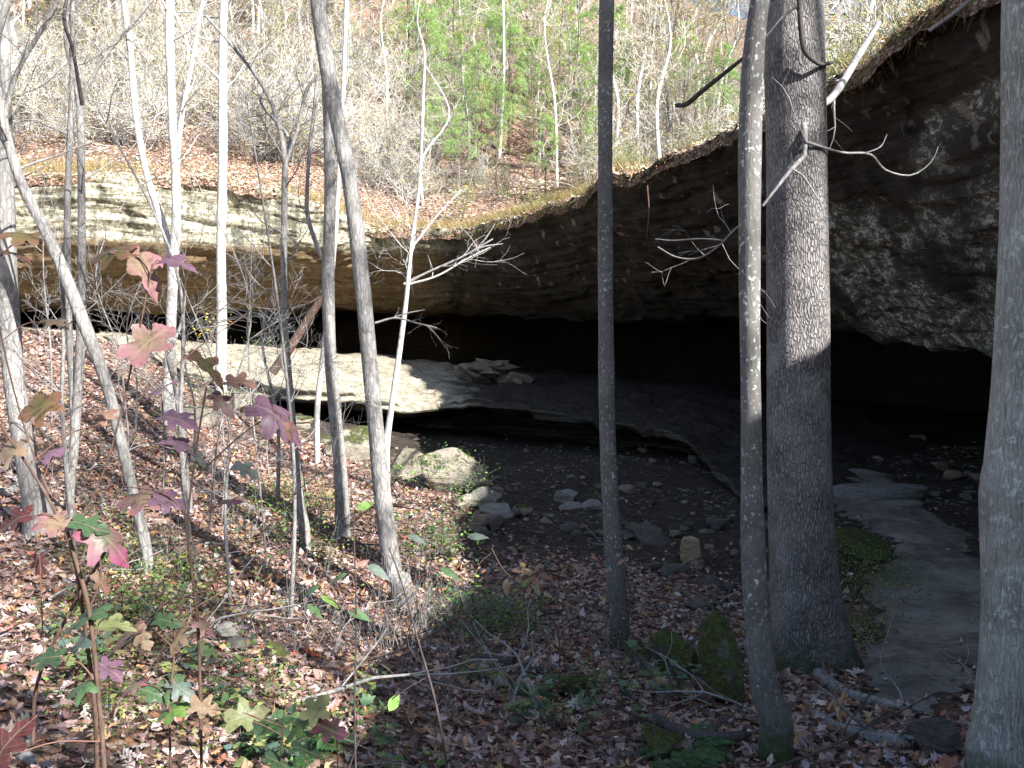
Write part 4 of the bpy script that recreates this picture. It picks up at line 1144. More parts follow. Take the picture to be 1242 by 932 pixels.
# ------------------------------------------------------------------ shrubs with large lobed leaves
CT = {'pink': ((.46,.20,.24),(.30,.22,.13)), 'purple': ((.28,.13,.22),(.22,.13,.18)), 'red': ((.40,.10,.11),(.22,.17,.06)), 'olive': ((.34,.15,.09),(.18,.18,.05)),
      'green': ((.10,.19,.08),(.07,.16,.06)), 'grey': ((.20,.22,.22),(.12,.19,.13)), 'dark': ((.16,.03,.035),(.10,.035,.03)), 'salmon': ((.40,.19,.15),(.32,.2,.13)),
      'mag': ((.42,.09,.20),(.12,.17,.08)), 'tan': ((.40,.27,.17),(.34,.25,.16)), 'yg': ((.42,.44,.20),(.24,.30,.10)), 'lime': ((.20,.36,.08),(.16,.30,.06))}
def big_shrub(label, stems, lv, seed, cat='shrub', mat=None, outline=None, name='leafy_shrub'):
    rng = np.random.RandomState(seed)
    s0 = stems[0][0]; b = P(s0[0], s0[1], s0[2]); g = float(gz(b[0], b[1]))
    t = thing(name, label, cat, (b[0], b[1], min(g, b[2])))
    allp = []
    for i_, st in enumerate(stems):
        pts = [np.append(P(a, bb, d), w_ / 2 * d / F) for a, bb, d, w_ in st]
        if i_ == 0:
            q0 = pts[0].copy(); q0[2] = min(g, q0[2]) - .03; pts = [q0] + pts
        q = smooth_path(np.array(pts), 30); allp.append(q[:, :3])
        mb = MB(); tube(mb, q[:, :3], np.maximum(q[:, 3] * .62, .0012), 7, wob=.06, seed=seed); mb.build('stem', mat or M['stem'], t)
    A = np.concatenate(allp)
    for (px, py, d, sz, ang, col, tl) in lv:
        p = P(px, py, d); S = sz * d / F * .8; tl = min(.92, tl + .2)
        # leaf axis direction in the picture plane, tipped by tl (0 = facing the viewer, 1 = lying flat)
        ax = np.array([math.cos(R(ang)), 0, math.sin(R(ang))]); nf = np.array([0.1, -1, .25]); nu = np.array([rng.normal(0, .15), -.35, 1.0])
        nn = nf * (1 - tl) + nu * tl + rng.normal(0, .12, 3); nn /= np.linalg.norm(nn)
        if tl > .5: ax = np.array([math.cos(R(ang)), rng.uniform(-.5, .1), math.sin(R(ang)) * .4])
        X = ax - ax.dot(nn) * nn; X /= np.linalg.norm(X); Y = np.cross(nn, X)
        ol = L_BIG if outline is None else outline
        if outline is None:
            ol = ol.copy(); sd2 = rng.randint(999)
            ol += .075 * np.stack([fbm(xyz(ol[:, 0] * 3, ol[:, 1] * 3 + sd2), 2, 1), fbm(xyz(ol[:, 0] * 3, ol[:, 1] * 3 + sd2), 2, 2)], 1)
            ol[:, 1] *= np.where(ol[:, 1] > 0, rng.uniform(.75, 1.15), rng.uniform(.75, 1.15))
        # dense fan so the blade can droop and cup
        rings = [0, .35, .7, 1.0]; V = [[.45, 0]]
        for r_ in rings[1:]: V += list(np.array([.45, 0]) * (1 - r_) + ol * r_)
        V = np.array(V, float); k = len(ol); j = np.arange(k)
        f3 = np.stack([0 * j, 1 + j, 1 + (j + 1) % k], 1)
        f4 = np.concatenate([np.stack([1 + r_ * k + j, 1 + (r_ + 1) * k + j, 1 + (r_ + 1) * k + (j + 1) % k, 1 + r_ * k + (j + 1) % k], 1) for r_ in (0, 1)])
        c1, c2 = rng.uniform(-.9, -.2), rng.uniform(-1.0, .5)
        wv = .05 * fbm(xyz(V[:, 0] * 3 + px, V[:, 1] * 3 + py), 3, 3)
        zz = c1 * V[:, 0] ** 2 * .9 + c2 * V[:, 1] ** 2 + wv * 1.5 + .25 * np.abs(V[:, 1]) * .3
        Wd = p + (X[None] * (V[:, :1] - .5) + Y[None] * V[:, 1:2] + nn[None] * (zz[:, None] + .12)) * S
        o, i = CT[col]; r = np.clip(np.hypot(V[:, 0] - .4, V[:, 1]) / .55 + .35 * fbm(xyz(V[:, 0] * 2 + px, V[:, 1] * 2), 2, 8), 0, 1)[:, None]
        cc = (np.array(i) * (1 - r) + np.array(o) * r) * (rng.uniform(.48, .75) if outline is None else 1.0) + .01
        mb = MB(); mb.add(Wd, [f3, f4], np.clip(cc, 0, 1), V)
        # petiole to the nearest stem point
        root = p - X * .5 * S; kx = np.argmin(np.linalg.norm(A - root - np.array([0, 0, -.04]), axis=1)); a0 = A[kx]
        if np.linalg.norm(a0 - root) < .6:
            m_ = (a0 + root) / 2 + np.array([0, 0, .02]); pq = smooth_path(np.array([a0, m_, root]), 8)
            tube(mb, pq, np.full(8, .0016), 4, (.25, .08, .07))
        mb.build('leaf', M['bigleaf'], t, uv=True)
    return t
big_shrub('tall shrub with large pink, olive and purple lobed leaves at the left edge',
    [[(118,960,2.3,9),(115,860,2.2,9),(100,740,2.1,8),(85,660,2.0,7),(50,590,2.0,6),(0,515,2.0,5)],
     [(85,660,2.0,5),(130,560,2.0,4),(165,420,2.0,3.5),(185,320,2.0,3)],[(150,500,2.0,3),(230,430,2.1,2.5),(300,380,2.2,2)],[(60,600,2.0,4),(30,520,2.0,3),(0,400,2,3),(-10,310,2,2)]],
    [(20,288,2.0,52,185,'olive',.45),(16,309,2.0,50,0,'red',.7),(132,310,2.0,66,150,'olive',.45),(172,322,2.0,74,-12,'pink',.5),(216,318,2.0,46,-10,'purple',.75),
     (186,414,2.0,84,60,'pink',.1),(45,497,2.1,62,200,'olive',.35),(8,552,2.0,58,200,'tan',.5),(192,474,2.0,58,185,'purple',.8),(130,503,2.4,30,70,'salmon',.2),(58,550,2.0,40,190,'purple',.95),(70,392,2.2,44,-30,'tan',.9)], 101)
big_shrub('shrub with drooping purple and dusky pink lobed leaves hanging before the slab',
    [[(245,960,2.6,6),(240,760,2.6,6),(228,640,2.6,5),(236,560,2.6,4),(250,470,2.6,4)],[(236,580,2.6,3),(290,530,2.6,3),(335,498,2.6,2.5)],[(240,640,2.6,3),(200,600,2.6,2.5),(150,590,2.6,2)]],
    [(252,446,2.6,62,20,'olive',.75),(292,464,2.6,46,-30,'salmon',.6),(268,488,2.6,40,-60,'pink',.4),(218,511,2.6,58,15,'purple',.75),(222,541,2.6,56,-20,'purple',.7),(336,506,2.6,78,10,'purple',.55),(352,524,2.6,26,-80,'salmon',.3),
     (206,609,2.6,46,-5,'purple',.95),(170,604,2.6,66,200,'pink',.5),(282,611,2.6,36,-15,'mag',.7),(240,553,2.6,34,-40,'grey',.9),(300,568,2.6,36,-10,'grey',.95),(120,548,2.6,36,180,'grey',.95)], 102)
big_shrub('low shrub with pink green lobed leaves in front of the left edge trunk',
    [[(128,960,1.9,10),(120,850,1.9,9),(108,740,1.9,9),(92,680,1.9,8),(80,640,1.9,6)],[(40,900,2,8),(45,830,2,7),(75,760,2,7),(130,665,2,6)],[(108,740,1.9,5),(122,700,1.9,4),(118,655,1.9,4)]],
    [(72,636,1.9,64,15,'pink',.4),(16,634,1.9,52,200,'dark',.4),(132,655,1.9,74,-5,'mag',.75),(112,640,1.9,54,10,'green',.85),(124,709,1.9,34,-60,'salmon',.2),(48,684,2.4,30,-80,'dark',.3),(98,752,1.9,72,175,'green',.85),(92,786,1.9,56,185,'grey',.8),
     (55,800,1.9,52,190,'green',.9),(140,762,2.0,58,0,'yg',.8),(100,832,1.9,46,190,'green',.9),(15,896,1.8,72,70,'dark',.15)], 103)
big_shrub('small shrub with gold green and pale lobed leaves low in the left foreground',
    [[(208,960,2.6,5),(206,860,2.6,5),(212,780,2.6,4),(210,750,2.6,3)]],
    [(152,772,2.6,50,170,'salmon',.85),(175,776,2.6,40,-60,'tan',.2),(216,775,2.6,44,-100,'tan',.3),(205,754,2.6,40,20,'green',.8),(250,760,2.6,34,10,'pink',.8),(188,842,2.6,46,0,'green',.9),(222,838,2.6,48,-5,'grey',.8),(206,862,2.6,48,200,'lime',.7),(208,834,2.6,40,90,'green',.9),(160,834,2.6,34,190,'mag',.9),(135,816,2.6,46,20,'purple',.8)], 104)
big_shrub('seedling with a broad pale green leaf and a magenta leaf near bottom centre',
    [[(340,960,2.4,4),(342,900,2.4,4),(345,860,2.4,3)],[(410,960,2.4,3.5),(408,890,2.4,3),(400,860,2.4,3)]],
    [(300,868,2.4,56,25,'yg',.2),(386,858,2.4,50,60,'yg',.2),(404,888,2.4,54,-10,'mag',.5),(340,925,2.4,50,10,'green',.85),(372,910,2.4,44,-20,'green',.85),(362,880,2.4,50,170,'lime',.8),(250,862,2.4,46,30,'tan',.5)], 105, name='seedling', cat='seedling')
big_shrub('two thin dark green stems rising in the centre, one topped by a bright upright leaf',
    [[(432,960,3.0,4),(430,860,3.0,4),(432,740,3.0,3),(429,640,3.0,3),(430,620,3.0,2)],[(546,960,3.0,5),(530,860,3.0,5),(505,770,3.0,4),(485,700,3.0,3),(472,665,3.0,3)],[(420,940,3.0,4),(445,880,3.0,3),(480,845,3,2),(520,820,3,2)]],
    [(444,614,3.0,30,35,'lime',.1),(545,693,3.0,32,-5,'green',.9),(458,692,3.0,40,5,'grey',.9),(505,652,3.0,30,5,'grey',.95),(580,652,3.0,34,5,'grey',.95),(410,700,3.0,30,170,'green',.8),(478,852,3.0,36,60,'lime',.2),(400,728,3.0,30,10,'lime',.9),(436,745,3.0,36,0,'green',.9),(375,716,3.0,36,190,'green',.7),(382,740,3,30,10,'green',.6)],
    106, mat=M['twig_dark'], outline=L_OVATE, name='thin_sapling', cat='sapling')
# orange and pink leaved sapling in the middle
big_shrub('small sapling with glowing orange and pink leaves in front of the shaded floor',
    [[(676,765,5.6,3),(640,720,5.5,3),(610,690,5.5,2.4),(596,665,5.5,2)],[(625,705,5.5,2),(670,690,5.5,2),(720,678,5.5,1.6),(765,672,5.5,1.2)]],
    [(628,691,5.5,22,170,'salmon',.3),(640,694,5.5,24,20,'tan',.4),(652,688,5.5,20,200,'salmon',.5),(636,708,5.5,20,-150,'yg',.3),(650,706,5.5,22,-30,'salmon',.3),(640,719,5.5,18,-110,'tan',.2),(652,716,5.5,16,-70,'yg',.1),(628,703,5.5,18,190,'tan',.4),(662,699,5.5,20,10,'salmon',.5),(614,712,5.5,24,-90,'tan',.2),(646,700,5.5,20,60,'salmon',.2),(634,684,5.5,18,100,'olive',.3)]
    + [(672 + 9 * k + (k % 3) * 2, 690 - 2.6 * k + ((k * 7) % 5) * 5, 5.5, 13, (k * 67) % 360, 'pink' if k % 3 else 'salmon', .4) for k in range(11)],
    107, outline=L_OVATE, name='orange_sapling', cat='sapling')

# ------------------------------------------------------------------ small plants in groups
def proto_plant(name, label, cat, group, kind, seed):
    rng = np.random.RandomState(seed)
    t = thing(name, label, cat, (0, 0, 0), group)
    sb_, lb = MB(), MB()
    if kind == 'seedling':
        for _ in range(rng.randint(3, 6)):
            h = rng.uniform(.15, .42); an = rng.uniform(0, 6.3); tip = np.array([math.cos(an) * h * .5, math.sin(an) * h * .5, h])
            pts = smooth_path(np.array([[0, 0, -.03], tip * [.35, .35, .6], tip]), 8); tube(sb_, pts, np.linspace(.003, .0015, 8), 4)
            m = 9; pos = pts[rng.randint(3, 8, m)] + rng.normal(0, .035, (m, 3)); nr = rng.normal(0, .35, (m, 3)) + [0, -.1, 1]
            leaves(lb, pos, nr, rng.uniform(.035, .075, m), L_OVATE, palette(rng, m, [(.09,.16,.06),(.14,.22,.07),(.2,.28,.09),(.11,.16,.11),(.35,.32,.1),(.35,.2,.12)], [2,3,2,2,1,.6]), rng, curl=.25)
    elif kind == 'maple':
        for _ in range(4):
            h = rng.uniform(.12, .3); an = rng.uniform(0, 6.3); tip = np.array([math.cos(an) * h * .7, math.sin(an) * h * .7, h])
            pts = smooth_path(np.array([[0, 0, -.03], tip * [.3, .3, .6], tip]), 8); tube(sb_, pts, np.linspace(.003, .0015, 8), 4)
            m = 4; pos = pts[rng.randint(5, 8, m)] + rng.normal(0, .04, (m, 3)); nr = rng.normal(0, .25, (m, 3)) + [0, -.1, 1]
            leaves(lb, pos, nr, rng.uniform(.06, .11, m), L_MAPLE, palette(rng, m, [(.10,.17,.09),(.11,.17,.13),(.18,.24,.10),(.26,.24,.1)]), rng, curl=.2)
    elif kind == 'fern':
        for _ in range(7):
            an = rng.uniform(0, 6.3); L = rng.uniform(.28, .42); dd = np.array([math.cos(an), math.sin(an), 0])
            pts = np.array([dd * L * q + np.array([0, 0, L * (.75 * q - .72 * q * q)]) for q in np.linspace(0, 1, 14)])
            tube(sb_, pts, np.linspace(.0025, .001, 14), 3)
            sd_ = np.array([-dd[1], dd[0], 0])
            for q in np.linspace(.12, 1, 30):
                p_ = dd * L * q + np.array([0, 0, L * (.75 * q - .72 * q * q)]); sz = .075 * math.sin(math.pi * min(1, q * .85 + .15)) + .01
                for sg in (1, -1):
                    a_ = math.atan2((sd_ * sg)[1], (sd_ * sg)[0])
                    leaves(lb, p_[None], np.array([[0, 0, 1.0]]), np.array([sz]), L_NARROW, palette(rng, 1, [(.05,.12,.045),(.07,.15,.05)]), rng, yaw=np.array([a_ - sg * .3]), curl=.1)
    elif kind == 'tiny':
        m = 170; pos = rng.normal(0, 1, (m, 3)) * [.2, .2, .05] + [0, 0, .09]; pos[:, 2] = np.abs(pos[:, 2])
        leaves(lb, pos, rng.normal(0, .5, (m, 3)) + [0, -.2, 1], rng.uniform(.015, .035, m), L_OVATE, palette(rng, m, [(.13,.21,.05),(.2,.29,.07),(.09,.14,.04),(.36,.36,.12)], [3,3,2,.7]), rng)
        for _ in range(14):
            a_ = rng.normal(0, .15, 2); tube(sb_, np.array([[a_[0] * .6, a_[1] * .6, -.02], [a_[0], a_[1], .06], [a_[0] * 1.3, a_[1] * 1.3, .12]]), [.002, .0015, .001], 3)
    elif kind == 'stalk':
        for _ in range(11):
            h = rng.uniform(.25, .7); a_ = rng.normal(0, .12, 2)
            grow(sb_, (a_[0], a_[1], -.02), (rng.normal(0, .25), rng.normal(0, .25), 1), h, .0035, 1, rng, 4, .02, .25, 2, minr=.0012)
        m = 16; pos = rng.normal(0, .14, (m, 3)); pos[:, 2] = rng.uniform(.1, .5, m)
        leaves(lb, pos, rng.normal(0, 1, (m, 3)), rng.uniform(.03, .06, m), L_OVATE, palette(rng, m, [(.45,.28,.15),(.5,.4,.25),(.35,.15,.08)]), rng)
    elif kind == 'vine':
        for _ in range(10):
            grow(sb_, rng.normal(0, .25, 3) * [1, .6, 0] + [0, 0, .02], (rng.normal(0, 1), rng.normal(0, .5), .8), .7, .004, 1, rng, 4, .05, .4, 3, minr=.0015)
        m = 170; pos = rng.normal(0, 1, (m, 3)) * [.42, .25, .17] + [0, 0, .28]; pos[:, 2] = np.abs(pos[:, 2])
        leaves(lb, pos, rng.normal(0, .5, (m, 3)) + [0, -.5, 1], rng.uniform(.04, .085, m), L_OVATE, palette(rng, m, [(.08,.18,.05),(.14,.27,.06),(.25,.38,.08),(.07,.13,.06)], [3,3,1.5,2]), rng)
    elif kind == 'yellow':
        for _ in range(6): grow(sb_, (0, 0, -.02), (rng.normal(0, .4), rng.normal(0, .4), 1), .5, .004, 1, rng, 4, .05, .3, 3, minr=.0015)
        m = 46; pos = rng.normal(0, 1, (m, 3)) * [.16, .16, .14] + [0, 0, .35]
        leaves(lb, pos, rng.normal(0, .6, (m, 3)) + [0, -.4, .8], rng.uniform(.04, .08, m), L_OVATE, palette(rng, m, [(.5,.42,.06),(.55,.3,.05),(.3,.35,.06),(.6,.5,.1)]), rng)
    if sb_.n: sb_.build('stem', M['twig'] if kind in ('stalk', 'vine', 'yellow') else M['stem'], t)
    lb.build('foliage', M['leaf'], t, smooth=False)
    return t
PL = {k: [proto_plant(nm, lab, cat, grp, k, 200 + j + 17 * i) for j in range(3)] for i, (k, nm, lab, cat, grp) in enumerate([
    ('seedling', 'green_seedling', 'small green seedling with oval leaves growing through the fallen leaves', 'seedling', 'green seedlings on the leafy slope'),
    ('maple', 'low_plant', 'low plant with spreading lobed green leaves near the bottom of the slope', 'plant', 'low lobed leaf plants'),
    ('fern', 'fern', 'small dark green fern with narrow fronds among the leaves', 'fern', 'ferns on the forest floor'),
    ('tiny', 'creeping_plant', 'bright tiny leaved plant creeping on the mossy bank beside the path', 'plant', 'tiny leaved plants on the path bank'),
    ('stalk', 'dry_stalks', 'clump of pale dry stalks and thin weeds in the leaves', 'dry weeds', 'clumps of dry stalks'),
    ('vine', 'vine_plant', 'tangled green leafy vine growing over the lit boulders', 'vine', 'vines over the boulders'),
    ('yellow', 'yellow_sprig', 'bright yellow orange leaved sprig growing at the slab', 'plant', 'yellow sprigs beside the slab')])}
pu = {k: [False] * 3 for k in PL}
rng = np.random.RandomState(314)
def put(kind, x, y, z=None, sc=1.0):
    j = rng.randint(3); o = PL[kind][j]
    z = float(gz(x, y)) if z is None else z
    if not pu[kind][j]:
        o.location = (x, y, z); o.rotation_euler = (0, 0, rng.uniform(0, 6.3)); o.scale = (sc, sc, sc); pu[kind][j] = True
    else: copy_thing(o, (x, y, z), rng.uniform(0, 6.3), sc)
def area(kind, n, x0, x1, d0, d1, s0=.7, s1=1.2):
    for _ in range(n):
        d = rng.uniform(d0, d1); put(kind, PX(rng.uniform(x0, x1), d), d, None, rng.uniform(s0, s1))
area('seedling', 16, 60, 230, 5.2, 7.6); area('seedling', 12, 300, 420, 7, 12, .8, 1.4); area('seedling', 10, 30, 320, 9, 15, .8, 1.4)
area('seedling', 16, 20, 520, 3.6, 5.4, .6, 1.1); area('seedling', 8, 430, 640, 7.5, 12, .8, 1.3); area('seedling', 7, 560, 760, 5.2, 6.6, .7, 1.0)
area('maple', 7, 560, 740, 4.9, 6.2); area('maple', 6, 760, 860, 5.2, 6.4, .7, 1.); area('maple', 8, 60, 480, 3.4, 5.2); area('seedling', 4, 640, 900, 8, 10, .5, .8)
area('fern', 4, 780, 850, 4.2, 4.7, .7, 1); area('fern', 3, 290, 370, 3.9, 4.3, .7, 1.); area('fern', 3, 600, 680, 5.7, 6.4, .6, .9)
for px, d in [(1035,10.0),(1050,9.8),(1062,10.2),(1075,9.6),(1088,9.3),(1045,10.5),(1030,10.6),(1100,9.2),(1085,9.9),(1070,9.2),(1048,9.2),(1058,8.8)]:
    x = PX(px, d); put('tiny', x, d, float(gz(x, d)) + .05, 1.1)
area('tiny', 7, 1022, 1052, 7.4, 8.2, .8, 1.2)
area('stalk', 13, 480, 585, 7.0, 9.0, .8, 1.3); area('stalk', 7, 700, 900, 6.8, 8.6, .6, .9); area('stalk', 10, 0, 420, 6, 12, .9, 1.5); area('stalk', 6, 380, 520, 4.5, 7, .8, 1.3)
area('tiny', 16, 70, 230, 5.8, 8, .9, 1.5); area('tiny', 14, 280, 400, 9, 13, 1, 1.8); area('tiny', 8, 480, 620, 7.5, 10, .8, 1.4); area('tiny', 10, 20, 480, 3.8, 5.5, .6, 1.1)
for px, py, d in [(530,575,14.0),(560,610,13),(575,585,13.6),(480,585,14)]:
    p = P(px, py, d); put('vine', p[0], p[1], p[2], .7)
area('vine', 4, 440, 560, 9.5, 12, .7, 1.0); area('vine', 4, 560, 640, 7.2, 8.2, .6, .8)
for px, py, d in [(262,402,20.5),(256,408,19.5)]:
    p = P(px, py + 12, d); put('yellow', p[0], p[1], p[2], 1.3)
for px, py, d in [(312,425,20),(240,495,15.6),(232,470,16),(130,640,9)]:
    p = P(px, py, d); put('vine', p[0], p[1], p[2], .55)
for k in PL:
    for j in range(3):
        if not pu[k][j]:
            for ch in list(PL[k][j].children): bpy.data.objects.remove(ch)
            bpy.data.objects.remove(PL[k][j])

# ------------------------------------------------------------------ bare saplings on the slope
rng = np.random.RandomState(55)
sp = []
for k in range(4):
    t = thing('bare_sapling', 'thin bare grey sapling with a spray of fine twigs on the leaf slope', 'sapling', (0, 0, 0), 'thin bare saplings on the leaf slope')
    tk, br = MB(), MB(); r0 = .014 + .006 * k
    pts = smooth_path(np.array([[0, 0, -.1], [rng.normal(0, .1), rng.normal(0, .1), 1.2], [rng.normal(0, .3), rng.normal(0, .3), 2.6], [rng.normal(0, .5), rng.normal(0, .5), 4.2]]), 24)
    tube(tk, pts, np.linspace(r0, .005, 24), 7, wob=.1); tk.build('trunk', M['twig'] if k % 2 else M['bark_grey'], t)
    for _ in range(10):
        q = rng.randint(6, 23); an = rng.uniform(0, 6.3)
        grow(br, pts[q], (math.cos(an), math.sin(an), .7), rng.uniform(.5, 1.3), .006, 2, rng, 4, .1, .25, 4, minr=.0018)
    br.build('branches', M['twig'], t); sp.append(t)
for k in range(20):
    if k < 15: px, d = rng.uniform(-60, 420), rng.uniform(6.5, 15)
    else: px, d = rng.uniform(-60, 420), rng.uniform(9, 14)
    x = PX(px, d); z = float(gz(x, d))
    if k < 4: sp[k].location = (x, d, z); sp[k].rotation_euler = (0, 0, rng.uniform(0, 6)); continue
    if k >= 15: copy_thing(sp[k % 4], (x, d, z), rng.uniform(0, 6.3), rng.uniform(.3, .5))
    else: copy_thing(sp[k % 4], (x, d, z), rng.uniform(0, 6.3), rng.uniform(.5, 1.1))

# ------------------------------------------------------------------ woods on the hill
def hill_tree_proto(kind, seed):
    rng = np.random.RandomState(seed)
    lab = {'bare': ('bare_tree', 'tall pale bare tree on the sunlit hillside above the bluff', 'tree', 'bare trees on the hillside'),
           'leafy': ('autumn_tree', 'hillside tree still carrying yellow and orange leaves', 'tree', 'yellow leaved trees on the hillside'),
           'pine': ('pine_tree', 'young bright green pine with soft needle tufts above the brow', 'pine', 'young pines above the brow'),
           'shrub': ('hill_shrub', 'twiggy leafless shrub with a few coloured leaves on the hillside', 'shrub', 'twiggy shrubs on the hillside'),
           'green': ('green_shrub', 'yellow green leafy shrub near the brow of the bluff', 'shrub', 'green shrubs near the brow')}[kind]
    t = thing(lab[0], lab[1], lab[2], (0, 0, 0), lab[3])
    tk, br, lf = MB(), MB(), MB(); tips = []
    if kind in ('bare', 'leafy'):
        H = rng.uniform(9, 14); r0 = rng.uniform(.06, .13)
        pts = smooth_path(np.array([[0, 0, -.4], [rng.normal(0, .15), rng.normal(0, .15), H * .3], [rng.normal(0, .5), rng.normal(0, .5), H * .65], [rng.normal(0, .8), rng.normal(0, .8), H]]), 26)
        tube(tk, pts, np.linspace(r0, .02, 26), 8, wob=.1)
        for _ in range(26):
            q = rng.randint(5, 25); an = rng.uniform(0, 6.3)
            grow(br, pts[q], (math.cos(an), math.sin(an), rng.uniform(.2, .9)), rng.uniform(1.2, 3.0) * (1.2 - q / 40), .02, 2, rng, 4, .12, .25, 4, tips, minr=.009)
        m = 900 if kind == 'leafy' else 60
        tp_ = np.array([a for a, b in tips]); pos = tp_[rng.randint(0, len(tp_), m)] + rng.normal(0, .16, (m, 3))
        leaves(lf, pos, rng.normal(0, 1, (m, 3)), rng.uniform(.08, .15, m), L_OVATE, palette(rng, m, [(.62,.52,.14),(.55,.32,.1),(.5,.5,.18),(.42,.2,.08),(.36,.46,.13)], [3,1.5,3,.7,2]), rng)
        bark = M['bark_white'] if kind == 'bare' else M['bark_grey']
    elif kind == 'pine':
        H = rng.uniform(5.5, 8.5); pts = np.array([[rng.normal(0, .03), rng.normal(0, .03), z] for z in np.linspace(-.3, H, 16)]); tube(tk, pts, np.linspace(.06, .012, 16), 6)
        ti = []
        for z in np.arange(H * .35, H, .42):
            for _ in range(4):
                an = rng.uniform(0, 6.3); L = (H - z) * .30 + .35
                tt = []; grow(br, (0, 0, z), (math.cos(an), math.sin(an), .35), L, .012, 1, rng, 4, .12, .15, 4, tt, minr=.005); ti += tt
        rng.shuffle(ti); ti = ti[:int(len(ti) * .8)]; ti_p = np.array([a for a, b in ti]); ti_d = np.array([b for a, b in ti]); m = len(ti_p) * 16
        idx = np.repeat(np.arange(len(ti_p)), 16); dd = ti_d[idx] + rng.normal(0, .75, (m, 3)); dd /= np.linalg.norm(dd, axis=1)[:, None]
        L = rng.uniform(.13, .24, m)[:, None]; p0 = ti_p[idx] + rng.normal(0, .03, (m, 3)); sd_ = np.cross(dd, rng.normal(0, 1, (m, 3))); sd_ /= np.linalg.norm(sd_, axis=1)[:, None]
        V = np.stack([p0 - sd_ * .006, p0 + sd_ * .006, p0 + dd * L], 1).reshape(-1, 3); lf.add(V, np.arange(m * 3).reshape(-1, 3), np.repeat(palette(rng, m, [(.30,.48,.14),(.42,.56,.2),(.2,.34,.1)]), 3, 0))
        bark = M['pine_bark']
    elif kind == 'shrub':
        for _ in range(12): grow(br, (rng.normal(0, .15), rng.normal(0, .15), -.05), (rng.normal(0, .5), rng.normal(0, .5), 1), rng.uniform(1.3, 3.0), .016, 2, rng, 4, .05, .3, 5, tips, minr=.008)
        m = 230; tp_ = np.array([a for a, b in tips]); pos = tp_[rng.randint(0, len(tp_), m)] + rng.normal(0, .08, (m, 3))
        leaves(lf, pos, rng.normal(0, 1, (m, 3)), rng.uniform(.05, .1, m), L_OVATE, palette(rng, m, [(.55,.38,.12),(.45,.2,.1),(.55,.52,.16),(.35,.38,.12),(.4,.28,.16)], [2,1,3,2,1.5]), rng)
    else:
        for _ in range(10): grow(br, (rng.normal(0, .15), rng.normal(0, .15), -.05), (rng.normal(0, .5), rng.normal(0, .5), 1), rng.uniform(.8, 2.0), .01, 1, rng, 4, .05, .3, 5, tips, minr=.004)
        m = 700; tp_ = np.array([a for a, b in tips]); pos = tp_[rng.randint(0, len(tp_), m)] + rng.normal(0, .2, (m, 3)); pos[:, 2] = np.abs(pos[:, 2])
        leaves(lf, pos, rng.normal(0, 1, (m, 3)), rng.uniform(.05, .1, m), L_OVATE, palette(rng, m, [(.16,.27,.06),(.3,.36,.09),(.42,.36,.1),(.11,.18,.05)]), rng)
    if tk.n: tk.build('trunk', bark, t)
    if kind == 'shrub': br.build('branches', [M['bark_bright'], M['bark_white'], M['twig']][seed % 3], t)
    else: br.build('branches', M['bark_bright'] if kind in ('bare',) else M['twig'], t)
    if lf.n: lf.build('needles' if kind == 'pine' else 'leaves', M['needle'] if kind == 'pine' else M['leaf'], t, smooth=False)
    return t
HP = {k: [hill_tree_proto(k, 400 + 10 * i + j) for j in range(n)] for i, (k, n) in enumerate([('bare', 4), ('leafy', 3), ('pine', 3), ('shrub', 3), ('green', 2)])}
hu = {k: [False] * len(v) for k, v in HP.items()}
rng = np.random.RandomState(808)
def hput(kind, p, sc, j=None):
    j = rng.randint(len(HP[kind])) if j is None else j; o = HP[kind][j]
    p = np.array(p, float); p[2] -= .05
    if not hu[kind][j]:
        o.location = p; o.rotation_euler = (0, 0, rng.uniform(0, 6.3)); o.scale = (sc, sc, sc); hu[kind][j] = True
    else: copy_thing(o, p, rng.uniform(0, 6.3), sc, (rng.normal(0, .04), rng.normal(0, .04)))
def hill_at(px, t):
    pp = hill_point(np.arange(len(u_)), np.full(len(u_), float(t)))
    q = 621 + F * pp[:, 0] / np.maximum(pp[:, 1], 1.0)
    q = np.where(pp[:, 1] < 3, 1e9, q)
    k = int(np.argmin(np.abs(q - px))); return pp[k]
# trunks that can be placed from the photograph
for px, t, sc in [(515,3.5,.62),(676,6,.8),(740,9,.9),(772,10,1.0),(785,14,1.1),(800,3,.75),(432,16,.9),(470,9,.7),(596,20,1.1),(560,13,.8),(1055,4,.8),(860,12,.9),(640,26,1.1),(230,8,.7),(120,12,.8),(330,10,.8),(30,9,.8),(50,20,1),(720,20,1.1),(880,20,1.),(190,22,1.1),(820,26,1.1),(700,30,1.2)]:
    hput('bare', hill_at(px, t), sc)
for px, t, sc in [(520,11,.95),(552,8,.8),(575,15,1.2),(604,6,.7),(618,12,1.0),(648,8,.8),(672,14,1.15),(705,9,.85),(716,5,.5),(596,20,1.2),(640,22,1.3),(536,19,1.1),(530,6,.6),(562,5,.55),(625,16,1.15),(690,20,1.3),(660,4.5,.5),(585,9,.85),(735,16,1.1),(820,14,.9),(500,15,1.0),(548,13,1.0),(760,12,.8),(870,9,.7)]:
    hput('pine', hill_at(px, t), sc)
for px, t, sc in [(150,12,.7),(60,16,.8),(260,18,.8),(340,14,.7),(20,10,.6),(440,22,.9),(380,20,.8),(500,26,1.),(100,24,1.),(220,28,1.),(640,24,.9),(760,20,.9),(810,12,.6),(860,24,.9),(1100,10,.7),(700,26,.9),(300,30,1.),(-20,24,.9)]:
    hput('leafy', hill_at(px, t), sc)
for q in range(285):
    px = rng.uniform(-120, 1000) if q < 140 else rng.uniform(-60, 540); t = 3.5 + 26 * rng.uniform() ** 1.1 if q < 140 else rng.uniform(3.5, 15)
    hput('shrub', hill_at(px, t), rng.uniform(.5, 1.2))
